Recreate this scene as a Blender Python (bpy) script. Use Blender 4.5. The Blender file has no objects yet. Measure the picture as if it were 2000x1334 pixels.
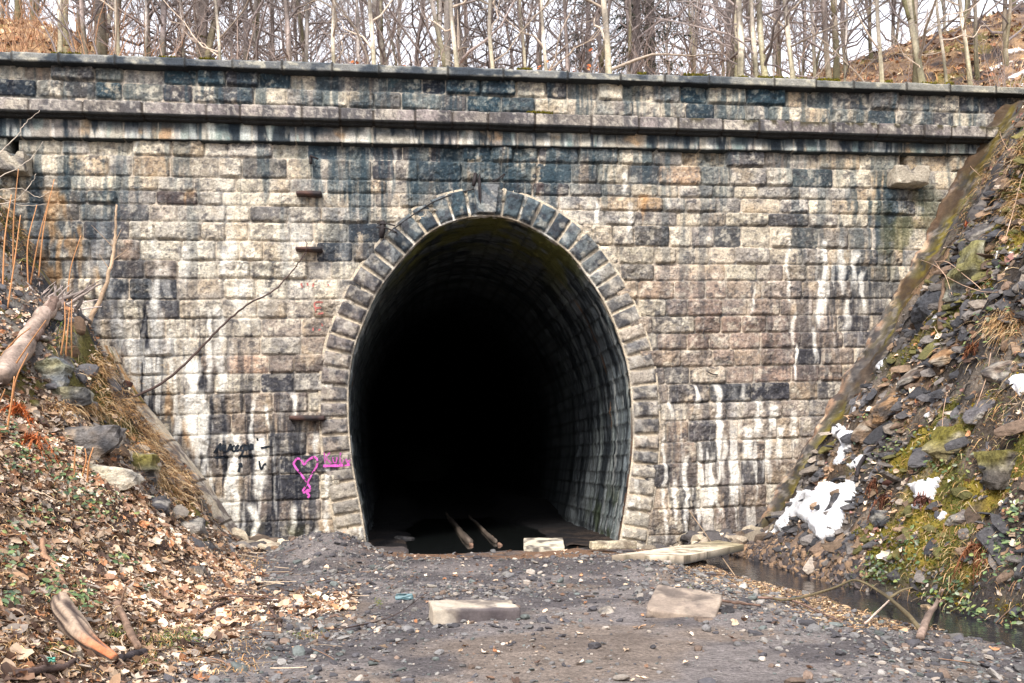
import bpy, math, random
import numpy as np
from mathutils import Vector, Matrix

random.seed(7)
RNG = np.random.default_rng(7)
SC = bpy.context.scene
COL = SC.collection

# ------------------------------------------------------------------ camera
TH = math.radians(6.3)          # yaw to the right of the tunnel axis
ROLL = 0.010
F = 1900.0                      # focal length in pixels of the 2000 px wide photo
HOR = 900.0                     # row of the horizon at the picture centre
CAM = np.array([-1.67, -18.03, 1.52])
_r0 = np.array([math.cos(TH), -math.sin(TH), 0.0]); _u0 = np.array([0, 0, 1.0])
FWD = np.array([math.sin(TH), math.cos(TH), 0.0])
RIGHT = math.cos(ROLL) * _r0 - math.sin(ROLL) * _u0
UP = math.cos(ROLL) * _u0 + math.sin(ROLL) * _r0

def ray(px, py):
    px = np.asarray(px, float); py = np.asarray(py, float)
    a = (px - 1000.0) / F; b = (HOR - py) / F
    return FWD + a[..., None] * RIGHT + b[..., None] * UP
def proj(p):
    d = np.asarray(p, float) - CAM
    zc = np.maximum(d @ FWD, 0.05)
    return 1000 + F * (d @ RIGHT) / zc, HOR - F * (d @ UP) / zc, d @ FWD
def on_y(px, py, y=0.0):
    d = ray(px, py); t = (y - CAM[1]) / d[..., 1]
    return CAM + t[..., None] * d
def on_z(px, py, z=0.0):
    d = ray(px, py); t = (z - CAM[2]) / d[..., 2]
    return CAM + t[..., None] * d
def W(px, py, y=0.0):
    p = on_y(px, py, y); return p[..., 0], p[..., 2]

cam_d = bpy.data.cameras.new("camera"); cam_o = bpy.data.objects.new("camera", cam_d); COL.objects.link(cam_o)
cam_d.sensor_width = 36.0; cam_d.lens = 36.0 * F / 2000.0
cam_d.shift_y = (HOR - 667.0) / 2000.0
cam_d.clip_start = 0.1; cam_d.clip_end = 2000
M = Matrix(((RIGHT[0], UP[0], -FWD[0], CAM[0]), (RIGHT[1], UP[1], -FWD[1], CAM[1]), (RIGHT[2], UP[2], -FWD[2], CAM[2]), (0, 0, 0, 1)))
cam_o.matrix_world = M
SC.camera = cam_o

# ------------------------------------------------------------------ noise
def _hash(ix, iy, seed):
    h = (ix.astype(np.int64) * 374761393 + iy.astype(np.int64) * 668265263 + seed * 1274126177) & 0xFFFFFFFF
    h = ((h ^ (h >> 13)) * 1274126177) & 0xFFFFFFFF
    h = ((h ^ (h >> 16)) * 2246822519) & 0xFFFFFFFF
    return ((h ^ (h >> 15)) & 0xFFFFFF) / float(0xFFFFFF)
def vn(x, y, seed=0):
    x = np.asarray(x, float); y = np.asarray(y, float)
    ix = np.floor(x); iy = np.floor(y); fx = x - ix; fy = y - iy
    fx = fx * fx * (3 - 2 * fx); fy = fy * fy * (3 - 2 * fy)
    a = _hash(ix, iy, seed); b = _hash(ix + 1, iy, seed); c = _hash(ix, iy + 1, seed); d = _hash(ix + 1, iy + 1, seed)
    return (a * (1 - fx) + b * fx) * (1 - fy) + (c * (1 - fx) + d * fx) * fy
def fbm(x, y, seed=0, o=4, g=0.5):
    s = 0; a = 1.0; t = 0
    for k in range(o):
        s = s + a * vn(np.asarray(x) * 2 ** k + 17.3 * k, np.asarray(y) * 2 ** k - 9.1 * k, seed + k); t += a; a *= g
    return s / t
def ss(a, b, x):
    t = np.clip((np.asarray(x, float) - a) / (b - a), 0, 1); return t * t * (3 - 2 * t)
def mix(a, b, t):
    t = np.asarray(t)[..., None]; return a * (1 - t) + np.asarray(b, float) * t
def rgb(*v): return np.array(v, float) / 255.0
def lin(c): return np.where(c <= 0.04045, c / 12.92, ((np.maximum(c, 0) + 0.055) / 1.055) ** 2.4)

# ------------------------------------------------------------------ meshes
def mesh_obj(name, V, faces, mat, col=None, parent=None, smooth=True):
    """V (n,3); faces: list of (m,k) int arrays; col (n,3) sRGB-like albedo."""
    V = np.ascontiguousarray(np.asarray(V, float).reshape(-1, 3), dtype=np.float32)
    if not isinstance(faces, (list, tuple)): faces = [faces]
    faces = [np.asarray(f, dtype=np.int32) for f in faces if len(f)]
    me = bpy.data.meshes.new(name)
    me.vertices.add(len(V)); me.vertices.foreach_set("co", V.ravel())
    nl = sum(f.size for f in faces); npoly = sum(len(f) for f in faces)
    me.loops.add(nl); me.polygons.add(npoly)
    me.loops.foreach_set("vertex_index", np.concatenate([f.ravel() for f in faces]))
    starts = []; s = 0
    for f in faces:
        starts.append(s + np.arange(len(f), dtype=np.int32) * f.shape[1]); s += f.size
    me.polygons.foreach_set("loop_start", np.concatenate(starts).astype(np.int32))
    me.polygons.foreach_set("use_smooth", np.full(npoly, bool(smooth)))
    me.update(calc_edges=True); me.validate(verbose=False)
    if col is not None:
        ca = me.color_attributes.new("Col", 'FLOAT_COLOR', 'POINT')
        c = np.ones((len(V), 4), np.float32); c[:, :3] = lin(np.clip(np.asarray(col, float).reshape(-1, 3), 0, 1))
        ca.data.foreach_set("color", c.ravel())
    if mat is not None: me.materials.append(mat)
    o = bpy.data.objects.new(name, me); COL.objects.link(o)
    if parent is not None: o.parent = parent
    return o
def grid_faces(nu, nv, keep=None):
    i, j = np.meshgrid(np.arange(nu - 1), np.arange(nv - 1), indexing='ij')
    a = i * nv + j
    f = np.stack([a, a + nv, a + nv + 1, a + 1], -1)
    if keep is not None: f = f[keep]
    return f.reshape(-1, 4)
def tag(o, label=None, cat=None, group=None, kind=None):
    if label: o["label"] = label
    if cat: o["category"] = cat
    if group: o["group"] = group
    if kind: o["kind"] = kind
    return o
def empty(name, loc, label, cat, group=None):
    o = bpy.data.objects.new(name, None); COL.objects.link(o); o.location = loc
    return tag(o, label, cat, group)

class Soup:
    """collects pieces of ONE mesh"""
    def __init__(s): s.V = []; s.F = {}; s.C = []; s.n = 0
    def add(s, V, F, c):
        V = np.asarray(V, float); F = np.asarray(F)
        c = np.asarray(c, float)
        if c.ndim == 1: c = np.tile(c, (len(V), 1))
        s.V.append(V); s.C.append(c); s.F.setdefault(F.shape[1], []).append(F + s.n); s.n += len(V)
    def build(s, name, mat, parent=None, smooth=True, origin=None):
        V = np.concatenate(s.V)
        if origin is not None: V = V - np.asarray(origin)
        return mesh_obj(name, V, [np.concatenate(f) for f in s.F.values()], mat, np.concatenate(s.C), parent, smooth)
def tube(P, R, k=6, cap=True):
    P = np.asarray(P, float); R = np.asarray(R, float) * np.ones(len(P)); n = len(P)
    T = np.gradient(P, axis=0); T /= np.linalg.norm(T, axis=1, keepdims=True) + 1e-9
    ref = np.array([0.31, 0.17, 0.93]) if abs(T[:, 2]).mean() < 0.8 else np.array([0.9, 0.3, 0.1])
    A = np.cross(T, ref); A /= np.linalg.norm(A, axis=1, keepdims=True) + 1e-9
    B = np.cross(T, A)
    a = np.arange(k) * 2 * math.pi / k
    V = P[:, None] + R[:, None, None] * (np.cos(a)[None, :, None] * A[:, None] + np.sin(a)[None, :, None] * B[:, None])
    i, j = np.meshgrid(np.arange(n - 1), np.arange(k), indexing='ij')
    F = np.stack([i * k + j, i * k + (j + 1) % k, (i + 1) * k + (j + 1) % k, (i + 1) * k + j], -1).reshape(-1, 4)
    V = V.reshape(-1, 3)
    if cap:
        V = np.vstack([V, P[:1], P[-1:]]); e = n * k
        q = np.arange(k)
        F1 = np.stack([np.full(k, e), (q + 1) % k, q, q], -1)
        F2 = np.stack([np.full(k, e + 1), (n - 1) * k + q, (n - 1) * k + (q + 1) % k, (n - 1) * k + (q + 1) % k], -1)
        return V, F, np.vstack([F1[:, :3], F2[:, :3]])
    return V, F, np.zeros((0, 3), int)
def add_tube(sp, P, R, c, k=6, cap=True):
    V, F, T = tube(P, R, k, cap); c = np.asarray(c, float)
    if c.ndim == 3: c = np.vstack([c.reshape(-1, 3), c[0, :1], c[-1, :1]]) if cap else c.reshape(-1, 3)
    elif c.ndim == 2: c = np.vstack([np.repeat(c, k, 0), c[:1], c[-1:]]) if cap else np.repeat(c, k, 0)
    n0 = sp.n; sp.add(V, F, c)
    if len(T): sp.F.setdefault(3, []).append(T + n0)
def grain(col, n, k, seed=3, along=2.5, lo=.45, hi=1.5):
    t, a = np.meshgrid(np.linspace(0, 1, n) * along, np.arange(k) * 6.0 / k, indexing='ij'); return np.asarray(col) * (lo + (hi - lo) * fbm(a * 1.6 + seed * 3.1, t * 2, seed, 4, .6))[..., None]
def spline(P, n):
    """Catmull-Rom through the points"""
    P = np.asarray(P, float)
    if len(P) == 2: return P[0] + np.linspace(0, 1, n)[:, None] * (P[1] - P[0])
    Q = np.vstack([2 * P[0] - P[1], P, 2 * P[-1] - P[-2]])
    t = np.linspace(0, len(P) - 1 - 1e-6, n); i = t.astype(int); u = (t - i)[:, None]
    a, b, c, d = Q[i], Q[i + 1], Q[i + 2], Q[i + 3]
    return 0.5 * (2 * b + (c - a) * u + (2 * a - 5 * b + 4 * c - d) * u ** 2 + (3 * b - a - 3 * c + d) * u ** 3)

# ------------------------------------------------------------------ materials
def material(name, rough=0.9, spec=0.3, grain=0.25, gscale=60, bump=0.4, bscale=45, bdist=0.01, wet=None, big=0.0, bigscale=3.0, contrast2=0.0):
    m = bpy.data.materials.new(name); m.use_nodes = True
    nt = m.node_tree; nt.nodes.clear(); N = nt.nodes.new; L = nt.links.new
    out = N("ShaderNodeOutputMaterial"); bs = N("ShaderNodeBsdfPrincipled"); L(bs.outputs[0], out.inputs[0])
    at = N("ShaderNodeAttribute"); at.attribute_name = "Col"
    tc = N("ShaderNodeTexCoord")
    n1 = N("ShaderNodeTexNoise"); n1.inputs["Scale"].default_value = gscale; n1.inputs["Detail"].default_value = 5; n1.inputs["Roughness"].default_value = 0.7
    L(tc.outputs["Object"], n1.inputs["Vector"])
    mr = N("ShaderNodeMapRange"); mr.inputs[1].default_value = 0.28; mr.inputs[2].default_value = 0.72
    mr.inputs[3].default_value = 1 - grain; mr.inputs[4].default_value = 1 + grain; L(n1.outputs[0], mr.inputs[0])
    fac = mr.outputs[0]
    if big:
        n3 = N("ShaderNodeTexNoise"); n3.inputs["Scale"].default_value = bigscale; n3.inputs["Detail"].default_value = 6; L(tc.outputs["Object"], n3.inputs["Vector"])
        m3 = N("ShaderNodeMapRange"); m3.inputs[1].default_value = 0.3; m3.inputs[2].default_value = 0.7; m3.inputs[3].default_value = 1 - big; m3.inputs[4].default_value = 1 + big; L(n3.outputs[0], m3.inputs[0])
        mm = N("ShaderNodeMath"); mm.operation = 'MULTIPLY'; L(fac, mm.inputs[0]); L(m3.outputs[0], mm.inputs[1]); fac = mm.outputs[0]
    vm = N("ShaderNodeVectorMath"); vm.operation = 'SCALE'; L(at.outputs["Color"], vm.inputs[0]); L(fac, vm.inputs["Scale"])
    L(vm.outputs[0], bs.inputs["Base Color"])
    bs.inputs["Roughness"].default_value = rough; bs.inputs["Specular IOR Level"].default_value = spec
    if bump:
        n2 = N("ShaderNodeTexNoise"); n2.inputs["Scale"].default_value = bscale; n2.inputs["Detail"].default_value = 8; n2.inputs["Roughness"].default_value = 0.65
        L(tc.outputs["Object"], n2.inputs["Vector"])
        bp = N("ShaderNodeBump"); bp.inputs["Strength"].default_value = bump; bp.inputs["Distance"].default_value = bdist
        L(n2.outputs[0], bp.inputs["Height"]); L(bp.outputs[0], bs.inputs["Normal"])
    return m
M_STONE = material("rock_faced_stone", 0.9, 0.25, 0.42, 36, 1.0, 24, 0.045, big=0.13, bigscale=10)
M_DRESS = material("dressed_stone", 0.92, 0.2, 0.5, 48, 0.9, 45, 0.025, big=0.12, bigscale=8)
M_LINING = material("wet_tunnel_lining", 0.45, 0.5, 0.5, 22, 0.8, 18, 0.03)
M_EARTH = material("earth", 0.95, 0.2, 0.6, 32, 1.0, 20, 0.06, big=0.2, bigscale=7)
M_ROCK = material("slate_rock", 0.78, 0.35, 0.5, 18, 1.0, 12, 0.07, big=0.3, bigscale=3.5)
M_CHIP = material("stone_chips", 0.85, 0.3, 0.35, 30, 0.5, 25, 0.015)
M_LEAF = material("dead_leaves", 0.8, 0.25, 0.2, 25, 0.2, 30, 0.004)
M_GREEN = material("green_leaves", 0.5, 0.4, 0.25, 30, 0.2, 30, 0.004)
M_BARK = material("bark", 0.9, 0.2, 0.4, 18, 0.8, 22, 0.02)
M_WOOD = material("weathered_wood", 0.85, 0.2, 0.35, 25, 0.7, 30, 0.01)
M_IRON = material("rusted_iron", 0.7, 0.4, 0.4, 30, 0.5, 40, 0.005)
M_CONC = material("weathered_concrete", 0.92, 0.25, 0.22, 35, 0.5, 50, 0.01, big=0.15, bigscale=4)
M_MOSS = material("moss", 1.0, 0.1, 0.45, 60, 0.8, 60, 0.02)
M_PAINT = material("spray_paint", 0.7, 0.3, 0.25, 60, 0.3, 60, 0.004)
M_PLAST = material("plastic_film", 0.35, 0.5, 0.1, 10, 0.5, 10, 0.02)
def snow_mat():
    m = material("old_snow", 0.6, 0.4, 0.05, 20, 0.5, 25, 0.02)
    b = [n for n in m.node_tree.nodes if n.type == 'BSDF_PRINCIPLED'][0]
    b.inputs["Subsurface Weight"].default_value = 0.15; b.inputs["Subsurface Radius"].default_value = (0.05, 0.06, 0.08)
    return m
M_SNOW = snow_mat()
def water_mat(name, c, bump=0.15, sc=6):
    m = bpy.data.materials.new(name); m.use_nodes = True; nt = m.node_tree
    b = nt.nodes["Principled BSDF"]; b.inputs["Base Color"].default_value = (*c, 1); b.inputs["Roughness"].default_value = 0.06
    b.inputs["IOR"].default_value = 1.33
    n = nt.nodes.new("ShaderNodeTexNoise"); n.inputs["Scale"].default_value = sc; n.inputs["Detail"].default_value = 4
    tc = nt.nodes.new("ShaderNodeTexCoord"); nt.links.new(tc.outputs["Object"], n.inputs["Vector"])
    bp = nt.nodes.new("ShaderNodeBump"); bp.inputs["Strength"].default_value = bump; bp.inputs["Distance"].default_value = 0.03
    nt.links.new(n.outputs[0], bp.inputs["Height"]); nt.links.new(bp.outputs[0], b.inputs["Normal"])
    return m
M_POOL = water_mat("still_dark_water", (0.012, 0.014, 0.014), 0.03, 3)
M_CREEK = water_mat("creek_water", (0.022, 0.023, 0.027), 0.35, 6)

# ------------------------------------------------------------------ light
wd = bpy.data.worlds.new("World"); SC.world = wd; wd.use_nodes = True
nt = wd.node_tree; nt.nodes.clear()
wo = nt.nodes.new("ShaderNodeOutputWorld"); bg = nt.nodes.new("ShaderNodeBackground")
sky = nt.nodes.new("ShaderNodeTexSky"); sky.sky_type = 'NISHITA'; sky.sun_disc = False
SUN_EL = math.radians(40); SUN_AZ = math.radians(205)      # azimuth clockwise from +Y: behind the camera
sky.sun_elevation = SUN_EL; sky.sun_rotation = SUN_AZ; sky.air_density = 1.0; sky.dust_density = 3.0
mx = nt.nodes.new("ShaderNodeMix"); mx.data_type = 'RGBA'; mx.inputs[0].default_value = 0.82
mx.inputs[7].default_value = (7.3, 7.4, 7.9, 1)            # the overcast cloud sheet over the sky
nt.links.new(sky.outputs[0], mx.inputs[6]); nt.links.new(mx.outputs[2], bg.inputs[0])
bg.inputs[1].default_value = 0.10
nt.links.new(bg.outputs[0], wo.inputs[0])
sl = bpy.data.lights.new("sun", 'SUN'); so = bpy.data.objects.new("sun", sl); COL.objects.link(so)
sl.energy = 1.5; sl.angle = math.radians(10); sl.color = (1.0, 0.93, 0.84)
sd = Vector((math.sin(SUN_AZ) * math.cos(SUN_EL), math.cos(SUN_AZ) * math.cos(SUN_EL), math.sin(SUN_EL)))
so.rotation_euler = sd.to_track_quat('Z', 'Y').to_euler()
SC.view_settings.view_transform = 'Standard'; SC.view_settings.look = 'None'
SC.view_settings.exposure = 1.55; SC.view_settings.gamma = 1.0
SC.cycles.max_bounces = 6; SC.cycles.diffuse_bounces = 3
# ================================================================== tunnel portal
PORTAL = empty("tunnel_portal", (0, 0, 0), "stained rock-faced stone tunnel portal with a black horseshoe mouth between two banks", "tunnel portal")
CREAM = rgb(207, 196, 175); BUFF = rgb(198, 176, 147); GREY = rgb(172, 166, 158); BROWN = rgb(140, 124, 113)
PINK = rgb(154, 130, 117); CHAR = rgb(54, 55, 62); TEAL = rgb(40, 62, 74); ORANGE = rgb(205, 150, 92); RUST = rgb(140, 84, 60)
WHITE = rgb(246, 243, 234); MORTAR = rgb(216, 201, 182); NAVY = rgb(30, 38, 50)

def ell(X, Z, px, py, rx, ry):
    cx, cz = W(px, py); sx = rx / 105.0; sz = ry / 105.0
    return np.exp(-(((X - cx) / sx) ** 2 + ((Z - cz) / sz) ** 2))
DARK_R = [(880, 330, 260, 75, .7), (1000, 300, 330, 45, .5), (140, 470, 90, 120, 1.3), (690, 480, 75, 60, .5), (1700, 520, 60, 110, .5),
          (590, 920, 80, 110, .85), (1330, 960, 90, 90, .45), (480, 1040, 120, 60, .4), (260, 640, 60, 90, .5), (1760, 400, 90, 60, .55),
          (330, 840, 60, 120, .35), (1330, 790, 60, 40, .3), (700, 330, 60, 60, .3), (1640, 640, 80, 90, .4)]
PINK_R = [(1470, 650, 210, 120, .95), (1330, 600, 90, 90, .5), (1560, 730, 110, 60, .6)]
BROWN_R = [(540, 850, 210, 200, .85), (1410, 860, 260, 210, 1.0), (600, 670, 150, 110, .6), (1440, 1000, 160, 80, .6), (1300, 420, 100, 120, .3), (720, 400, 90, 60, .35)]
LIGHT_R = [(420, 520, 230, 90, .8), (330, 620, 160, 120, .6), (500, 330, 200, 60, .2)]
def field(X, Z, R, base=0.0):
    s = np.full(np.shape(X), base, float)
    for (px, py, rx, ry, w) in R: s = s + w * ell(X, Z, px, py, rx, ry)
    return np.clip(s, 0, 1)

WS = [(265, 655, 800, 9, .8), (290, 680, 780, 7, .8), (345, 770, 860, 9, .8), (376, 700, 890, 15, 1), (330, 650, 760, 9, .7), (425, 600, 700, 10, .6), (405, 850, 1000, 7, .8),
      (456, 850, 985, 10, 1), (512, 850, 965, 11, 1), (440, 970, 1080, 8, .9), (495, 985, 1078, 10, 1), (465, 985, 1075, 7, .8), (420, 985, 1040, 7, .7), (528, 1050, 1090, 8, .9),
      (570, 768, 818, 7, 1), (570, 985, 1070, 6, .8), (615, 1030, 1075, 5, .8), (495, 780, 900, 6, .8), (522, 790, 840, 4, .9), (432, 690, 780, 11, .8), (392, 760, 900, 13, .9),
      (640, 860, 1000, 6, .8), (642, 1000, 1060, 6, .7), (300, 600, 760, 10, .6), (232, 640, 720, 8, .6), (405, 610, 760, 6, .8), (450, 845, 870, 22, .9), (620, 845, 880, 8, .8), (470, 1000, 1075, 4, .6),
      (1605, 470, 610, 7, .9), (1600, 545, 640, 8, 1), (1555, 670, 745, 4, 1), (1548, 610, 690, 4, .7), (1590, 640, 710, 6, .9), (1400, 750, 890, 6, 1), (1357, 750, 810, 5, .9), (1412, 850, 940, 7, .7),
      (1385, 895, 1010, 8, 1), (1340, 890, 1000, 5, .9), (1475, 780, 850, 9, .9), (1507, 790, 850, 10, .9), (1460, 835, 910, 9, .9), (1432, 890, 985, 9, .9), (1317, 935, 1035, 4, .9),
      (1337, 980, 1045, 4, .8), (1360, 980, 1040, 5, .8), (1400, 935, 1015, 6, .8), (1294, 850, 1050, 4, .8), (1497, 850, 925, 8, .8), (1522, 830, 900, 9, .8), (1163, 395, 445, 6, 1),
      (1222, 335, 385, 6, .7), (1642, 470, 560, 8, .8), (1668, 490, 570, 7, .8), (1684, 530, 610, 6, .8), (1537, 470, 600, 4, .7), (1470, 560, 625, 4, .7), (265, 275, 305, 4, .9), (1655, 580, 660, 8, .7),
      (1280, 760, 850, 4, .6), (1228, 395, 470, 5, .6), (1545, 800, 880, 7, .7), (1450, 750, 790, 6, .7), (1310, 780, 820, 4, .7), (930, 255, 300, 4, .4), (770, 270, 330, 4, .6), (330, 520, 600, 9, .4), (360, 480, 560, 10, .5)]
OR_S = [(100, 370, 470, 20), (125, 380, 430, 12), (60, 480, 560, 10), (95, 520, 600, 10), (120, 460, 560, 6), (185, 520, 560, 6), (370, 800, 900, 8), (372, 370, 400, 8), (160, 440, 520, 6), (1250, 380, 420, 10)]
ORS = {}
def streak_field(X, Z, S, seed):
    m = np.zeros(np.shape(X))
    for k, s in enumerate(S):
        px, y0, y1, w = s[:4]; st = s[4] if len(s) > 4 else 0.8
        xc, zt = W(px, y0); _, zb = W(px, y1); w = w / 105.0 * 0.95
        sel = (np.abs(X - xc) < w * 3 + 0.1) & (Z < zt + 0.2) & (Z > zb - 0.5)
        if not sel.any(): continue
        x = X[sel]; z = Z[sel]
        c = xc + 0.10 * (vn(z * 2.3, z * 0 + k, seed) - 0.5) + 0.05 * (vn(z * 7, z * 0 + k, seed + 1) - 0.5)
        ww = w * (0.55 + 0.9 * vn(z * 3.1, z * 0 + k * 3.3, seed + 2))
        a = np.clip(1.45 - np.abs((x - c) / ww) ** 1.6 - 0.55 * (fbm(x * 14, z * 5, seed + 9, 3) - 0.25), 0, 1)
        a = a * ss(zt + 0.05, zt - 0.08, z) * ss(zb - 0.15, zb + 0.25, z + 0.3 * (vn(x * 20, z * 0, seed + k) - .5))
        m[sel] = np.maximum(m[sel], st * a)
    return m

# stones that stand out singly: (px, py, colour, strength)
STONES = [(360, 150, TEAL, 1), (415, 150, TEAL, 1), (470, 152, CHAR, .8), (530, 155, TEAL, 1), (35, 175, NAVY, 1), (200, 180, TEAL, .9), (355, 182, CHAR, .8), (160, 148, CHAR, .7), (90, 142, BROWN, .8),
          (830, 166, NAVY, 1), (905, 166, TEAL, 1), (1000, 171, NAVY, 1), (960, 170, TEAL, .8), (790, 165, TEAL, .9), (700, 160, CHAR, .7), (870, 196, CHAR, .7), (975, 200, TEAL, .9), (930, 200, TEAL, .7), (790, 192, TEAL, .5),
          (1350, 185, TEAL, 1), (1495, 190, TEAL, 1), (1650, 190, CHAR, .8), (1335, 172, TEAL, .8), (1700, 190, CHAR, .6), (1950, 195, CHAR, .9), (1900, 190, CHAR, .7), (1850, 222, CHAR, .8), (1780, 225, CHAR, .5), (1090, 175, CHAR, .6),
          (655, 300, NAVY, 1), (750, 300, CHAR, .9), (850, 305, CHAR, .6), (940, 305, TEAL, .8), (1030, 305, TEAL, .8), (1080, 310, CHAR, .9), (680, 335, CHAR, .8), (735, 335, CHAR, .9), (1010, 345, TEAL, .8), (1125, 350, CHAR, .8),
          (1240, 462, CHAR, 1), (1410, 462, NAVY, 1), (1275, 530, CHAR, .6), (1525, 433, CHAR, .8), (320, 525, BROWN, 1), (590, 865, CHAR, 1), (600, 910, NAVY, 1), (540, 950, CHAR, .9), (600, 950, CHAR, 1), (555, 910, CHAR, .9),
          (1530, 312, CHAR, .9), (1250, 400, ORANGE, .5), (1335, 345, RUST, .3), (265, 325, ORANGE, .35), (378, 388, RUST, .4), (482, 711, RUST, .6), (425, 711, BROWN, .9), (470, 437, BUFF, .8), (575, 490, BUFF, .5), (640, 490, NAVY, .9),
          (700, 490, CHAR, .9), (690, 455, CHAR, .8), (760, 400, CHAR, .5), (1420, 768, NAVY, 1), (1310, 768, CHAR, .9), (1500, 440, CHAR, .6), (1130, 372, CHAR, .9), (1090, 370, CHAR, .8), (1330, 440, BUFF, .4), (1100, 372, RUST, .35),
          (350, 320, BUFF, .3), (420, 325, CHAR, .4), (300, 415, BROWN, .6), (1640, 395, BUFF, .7), (1610, 470, CHAR, .7), (1700, 500, CHAR, .9), (1640, 570, CHAR, .8), (440, 830, CHAR, .9), (600, 1000, BROWN, .8), (540, 1010, BROWN, .8),
          (520, 1050, CHAR, .8), (600, 1050, CHAR, .8), (1460, 700, RUST, .25), (1430, 640, PINK, .9), (1370, 620, PINK, .9), (1490, 670, PINK, .9), (1560, 590, BROWN, .7), (1340, 830, BROWN, .8), (230, 470, RUST, .5), (265, 470, BROWN, .6), (560, 300, CREAM, .7), (520, 412, GREY, .7), (450, 375, CREAM, .5)]

def joints(n, x0, x1, lo, hi, rng):
    out = []
    for k in range(n):
        xs = [x0 - rng.random() * hi]
        while xs[-1] < x1 + 1: xs.append(xs[-1] + lo + (hi - lo) * rng.random() ** 1.3)
        out.append(np.array(xs))
    return out
LIB = {}
def stone_wall(name, x0, x1, pxl, pxr, y0, lo, hi, relief, mat, seed, darkbase, streakiness, step=0.0145, zbot=None, ztop=None, holes=(), smoothface=0.12, use_streaks=True, cut=None, label=None):
    rng = np.random.default_rng(seed)
    xl, zl = W(np.full(len(pxl), 455.), np.array(pxl, float), y0); xr, zr = W(np.full(len(pxr), 1450.), np.array(pxr, float), y0)
    xl = xl[0]; xr = xr[0]
    if zbot is not None: zl = np.append(zl, zbot); zr = np.append(zr, zbot)
    n = len(zl) - 1
    zmax = max(zl[0], zr[0]) + 0.08 if ztop is None else ztop; zmin = min(zl[-1], zr[-1])
    nx = int((x1 - x0) / step); nz = int((zmax - zmin) / step)
    X, Z = np.meshgrid(np.linspace(x0, x1, nx), np.linspace(zmin, zmax, nz), indexing='ij')
    t = (X - xl) / (xr - xl); t = np.clip(t, -0.35, 1.35)
    wob = 0.022 * (fbm(X * 1.1, Z * 0.6, seed + 3, 2) - 0.5)
    K = np.zeros(X.shape, int); ZB = np.zeros(X.shape); ZT = np.zeros(X.shape)
    for k in range(n):
        zt = zl[k] * (1 - t) + zr[k] * t + wob; zb = zl[k + 1] * (1 - t) + zr[k + 1] * t + wob
        if k == 0: zt = np.maximum(zt, zmax + 1) if ztop else zt
        m = (Z <= zt) & (Z > zb); K[m] = k; ZB[m] = zb[m]; ZT[m] = zt[m]
    J = joints(n, x0, x1, lo, hi, rng)
    S = np.zeros(X.shape, int); XA = np.zeros(X.shape); XB = np.zeros(X.shape)
    off = 0; ids = []
    for k in range(n):
        m = K == k
        jx = X[m] + 0.012 * (vn(Z[m] * 6, X[m] * 0 + k, seed) - .5)
        i = np.clip(np.searchsorted(J[k], jx) - 1, 0, len(J[k]) - 2)
        S[m] = off + i; XA[m] = J[k][i]; XB[m] = J[k][i + 1]; off += len(J[k])
    dx = np.minimum(X - XA, XB - X); dz = np.minimum(Z - ZB, ZT - Z)
    ej = 0.018 * (fbm(X * 18, Z * 18, seed + 5, 3, .6) - 0.45)
    d = np.minimum(dx, dz * 1.25) - 0.007 + ej
    # corner rounding
    d = np.minimum(d, np.hypot(np.minimum(dx, .06) - .06, np.minimum(dz, .06) - .06) * -1 + 0.06 - 0.007 + ej)
    dd = np.clip(d, 0, None)
    R = rng.random((off + 5, 8)); r = R[S]
    sx = X + r[..., 0] * 37; sz = Z + r[..., 1] * 53
    f = fbm(sx * 4.5, sz * 4.5, seed + 11, 5, 0.55)
    q = f * 5; stair = (np.floor(q) + ss(0.62, 1.0, q - np.floor(q))) / 5
    g = fbm(sx * 13, sz * 13, seed + 12, 3, .6)
    rough = (0.25 + 0.9 * r[..., 2] ** 1.2) * (1 - smoothface)
    H = -0.008 + (1 - np.exp(-dd / 0.012)) * relief * (0.20 + rough * (1.5 * (0.35 * f + 0.65 * stair) + 0.95 * g) +
        0.8 * rough * (X - (XA + XB) / 2) * (r[..., 3] - .5) / 0.3 + 1.1 * rough * (Z - (ZB + ZT) / 2) * (r[..., 4] - .35) / 0.2)
    H = np.where(d <= 0, -0.004 + 0.014 * (fbm(X * 30, Z * 30, seed + 2, 2) - 0.5), H)
    fa = R[:, 5]; fb = R[:, 6]; fc = R[:, 7]
    cxs = np.zeros(off + 5); czs = np.zeros(off + 5)
    cnt = np.bincount(S.ravel(), minlength=off + 5); cnt[cnt == 0] = 1
    cxs = np.bincount(S.ravel(), X.ravel(), off + 5) / cnt; czs = np.bincount(S.ravel(), Z.ravel(), off + 5) / cnt
    # ---- stone colours
    base = mix(mix(np.tile(CREAM, (off + 5, 1)), BUFF, ss(.55, .9, fb)), GREY, ss(.45, .9, fa) * .9)
    base = mix(base, PINK, field(cxs, czs, PINK_R) * (fa > .15) * (.55 + .45 * fc))
    base = mix(base, BROWN, field(cxs, czs, BROWN_R) * (fb > .25) * (.6 + .4 * fc))
    base = mix(base, rgb(226, 218, 200), np.clip(field(cxs, czs, LIGHT_R) * 1.1, 0, 1) * (fc > .15) * .8)
    pd = field(cxs, czs, DARK_R, darkbase)
    tealness = np.clip(ss(3.5, 6.5, czs), 0, 1)
    dk = mix(np.tile(CHAR, (off + 5, 1)), TEAL, tealness * fb)
    isd = (fc < pd)
    dk = mix(dk, rgb(104, 98, 98), ss(.3, .8, R[:, 1]) * .55)
    base = mix(base, dk, isd * (0.45 + 0.5 * fa))
    base = base * (0.9 + 0.2 * R[:, 0])[:, None]
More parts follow.
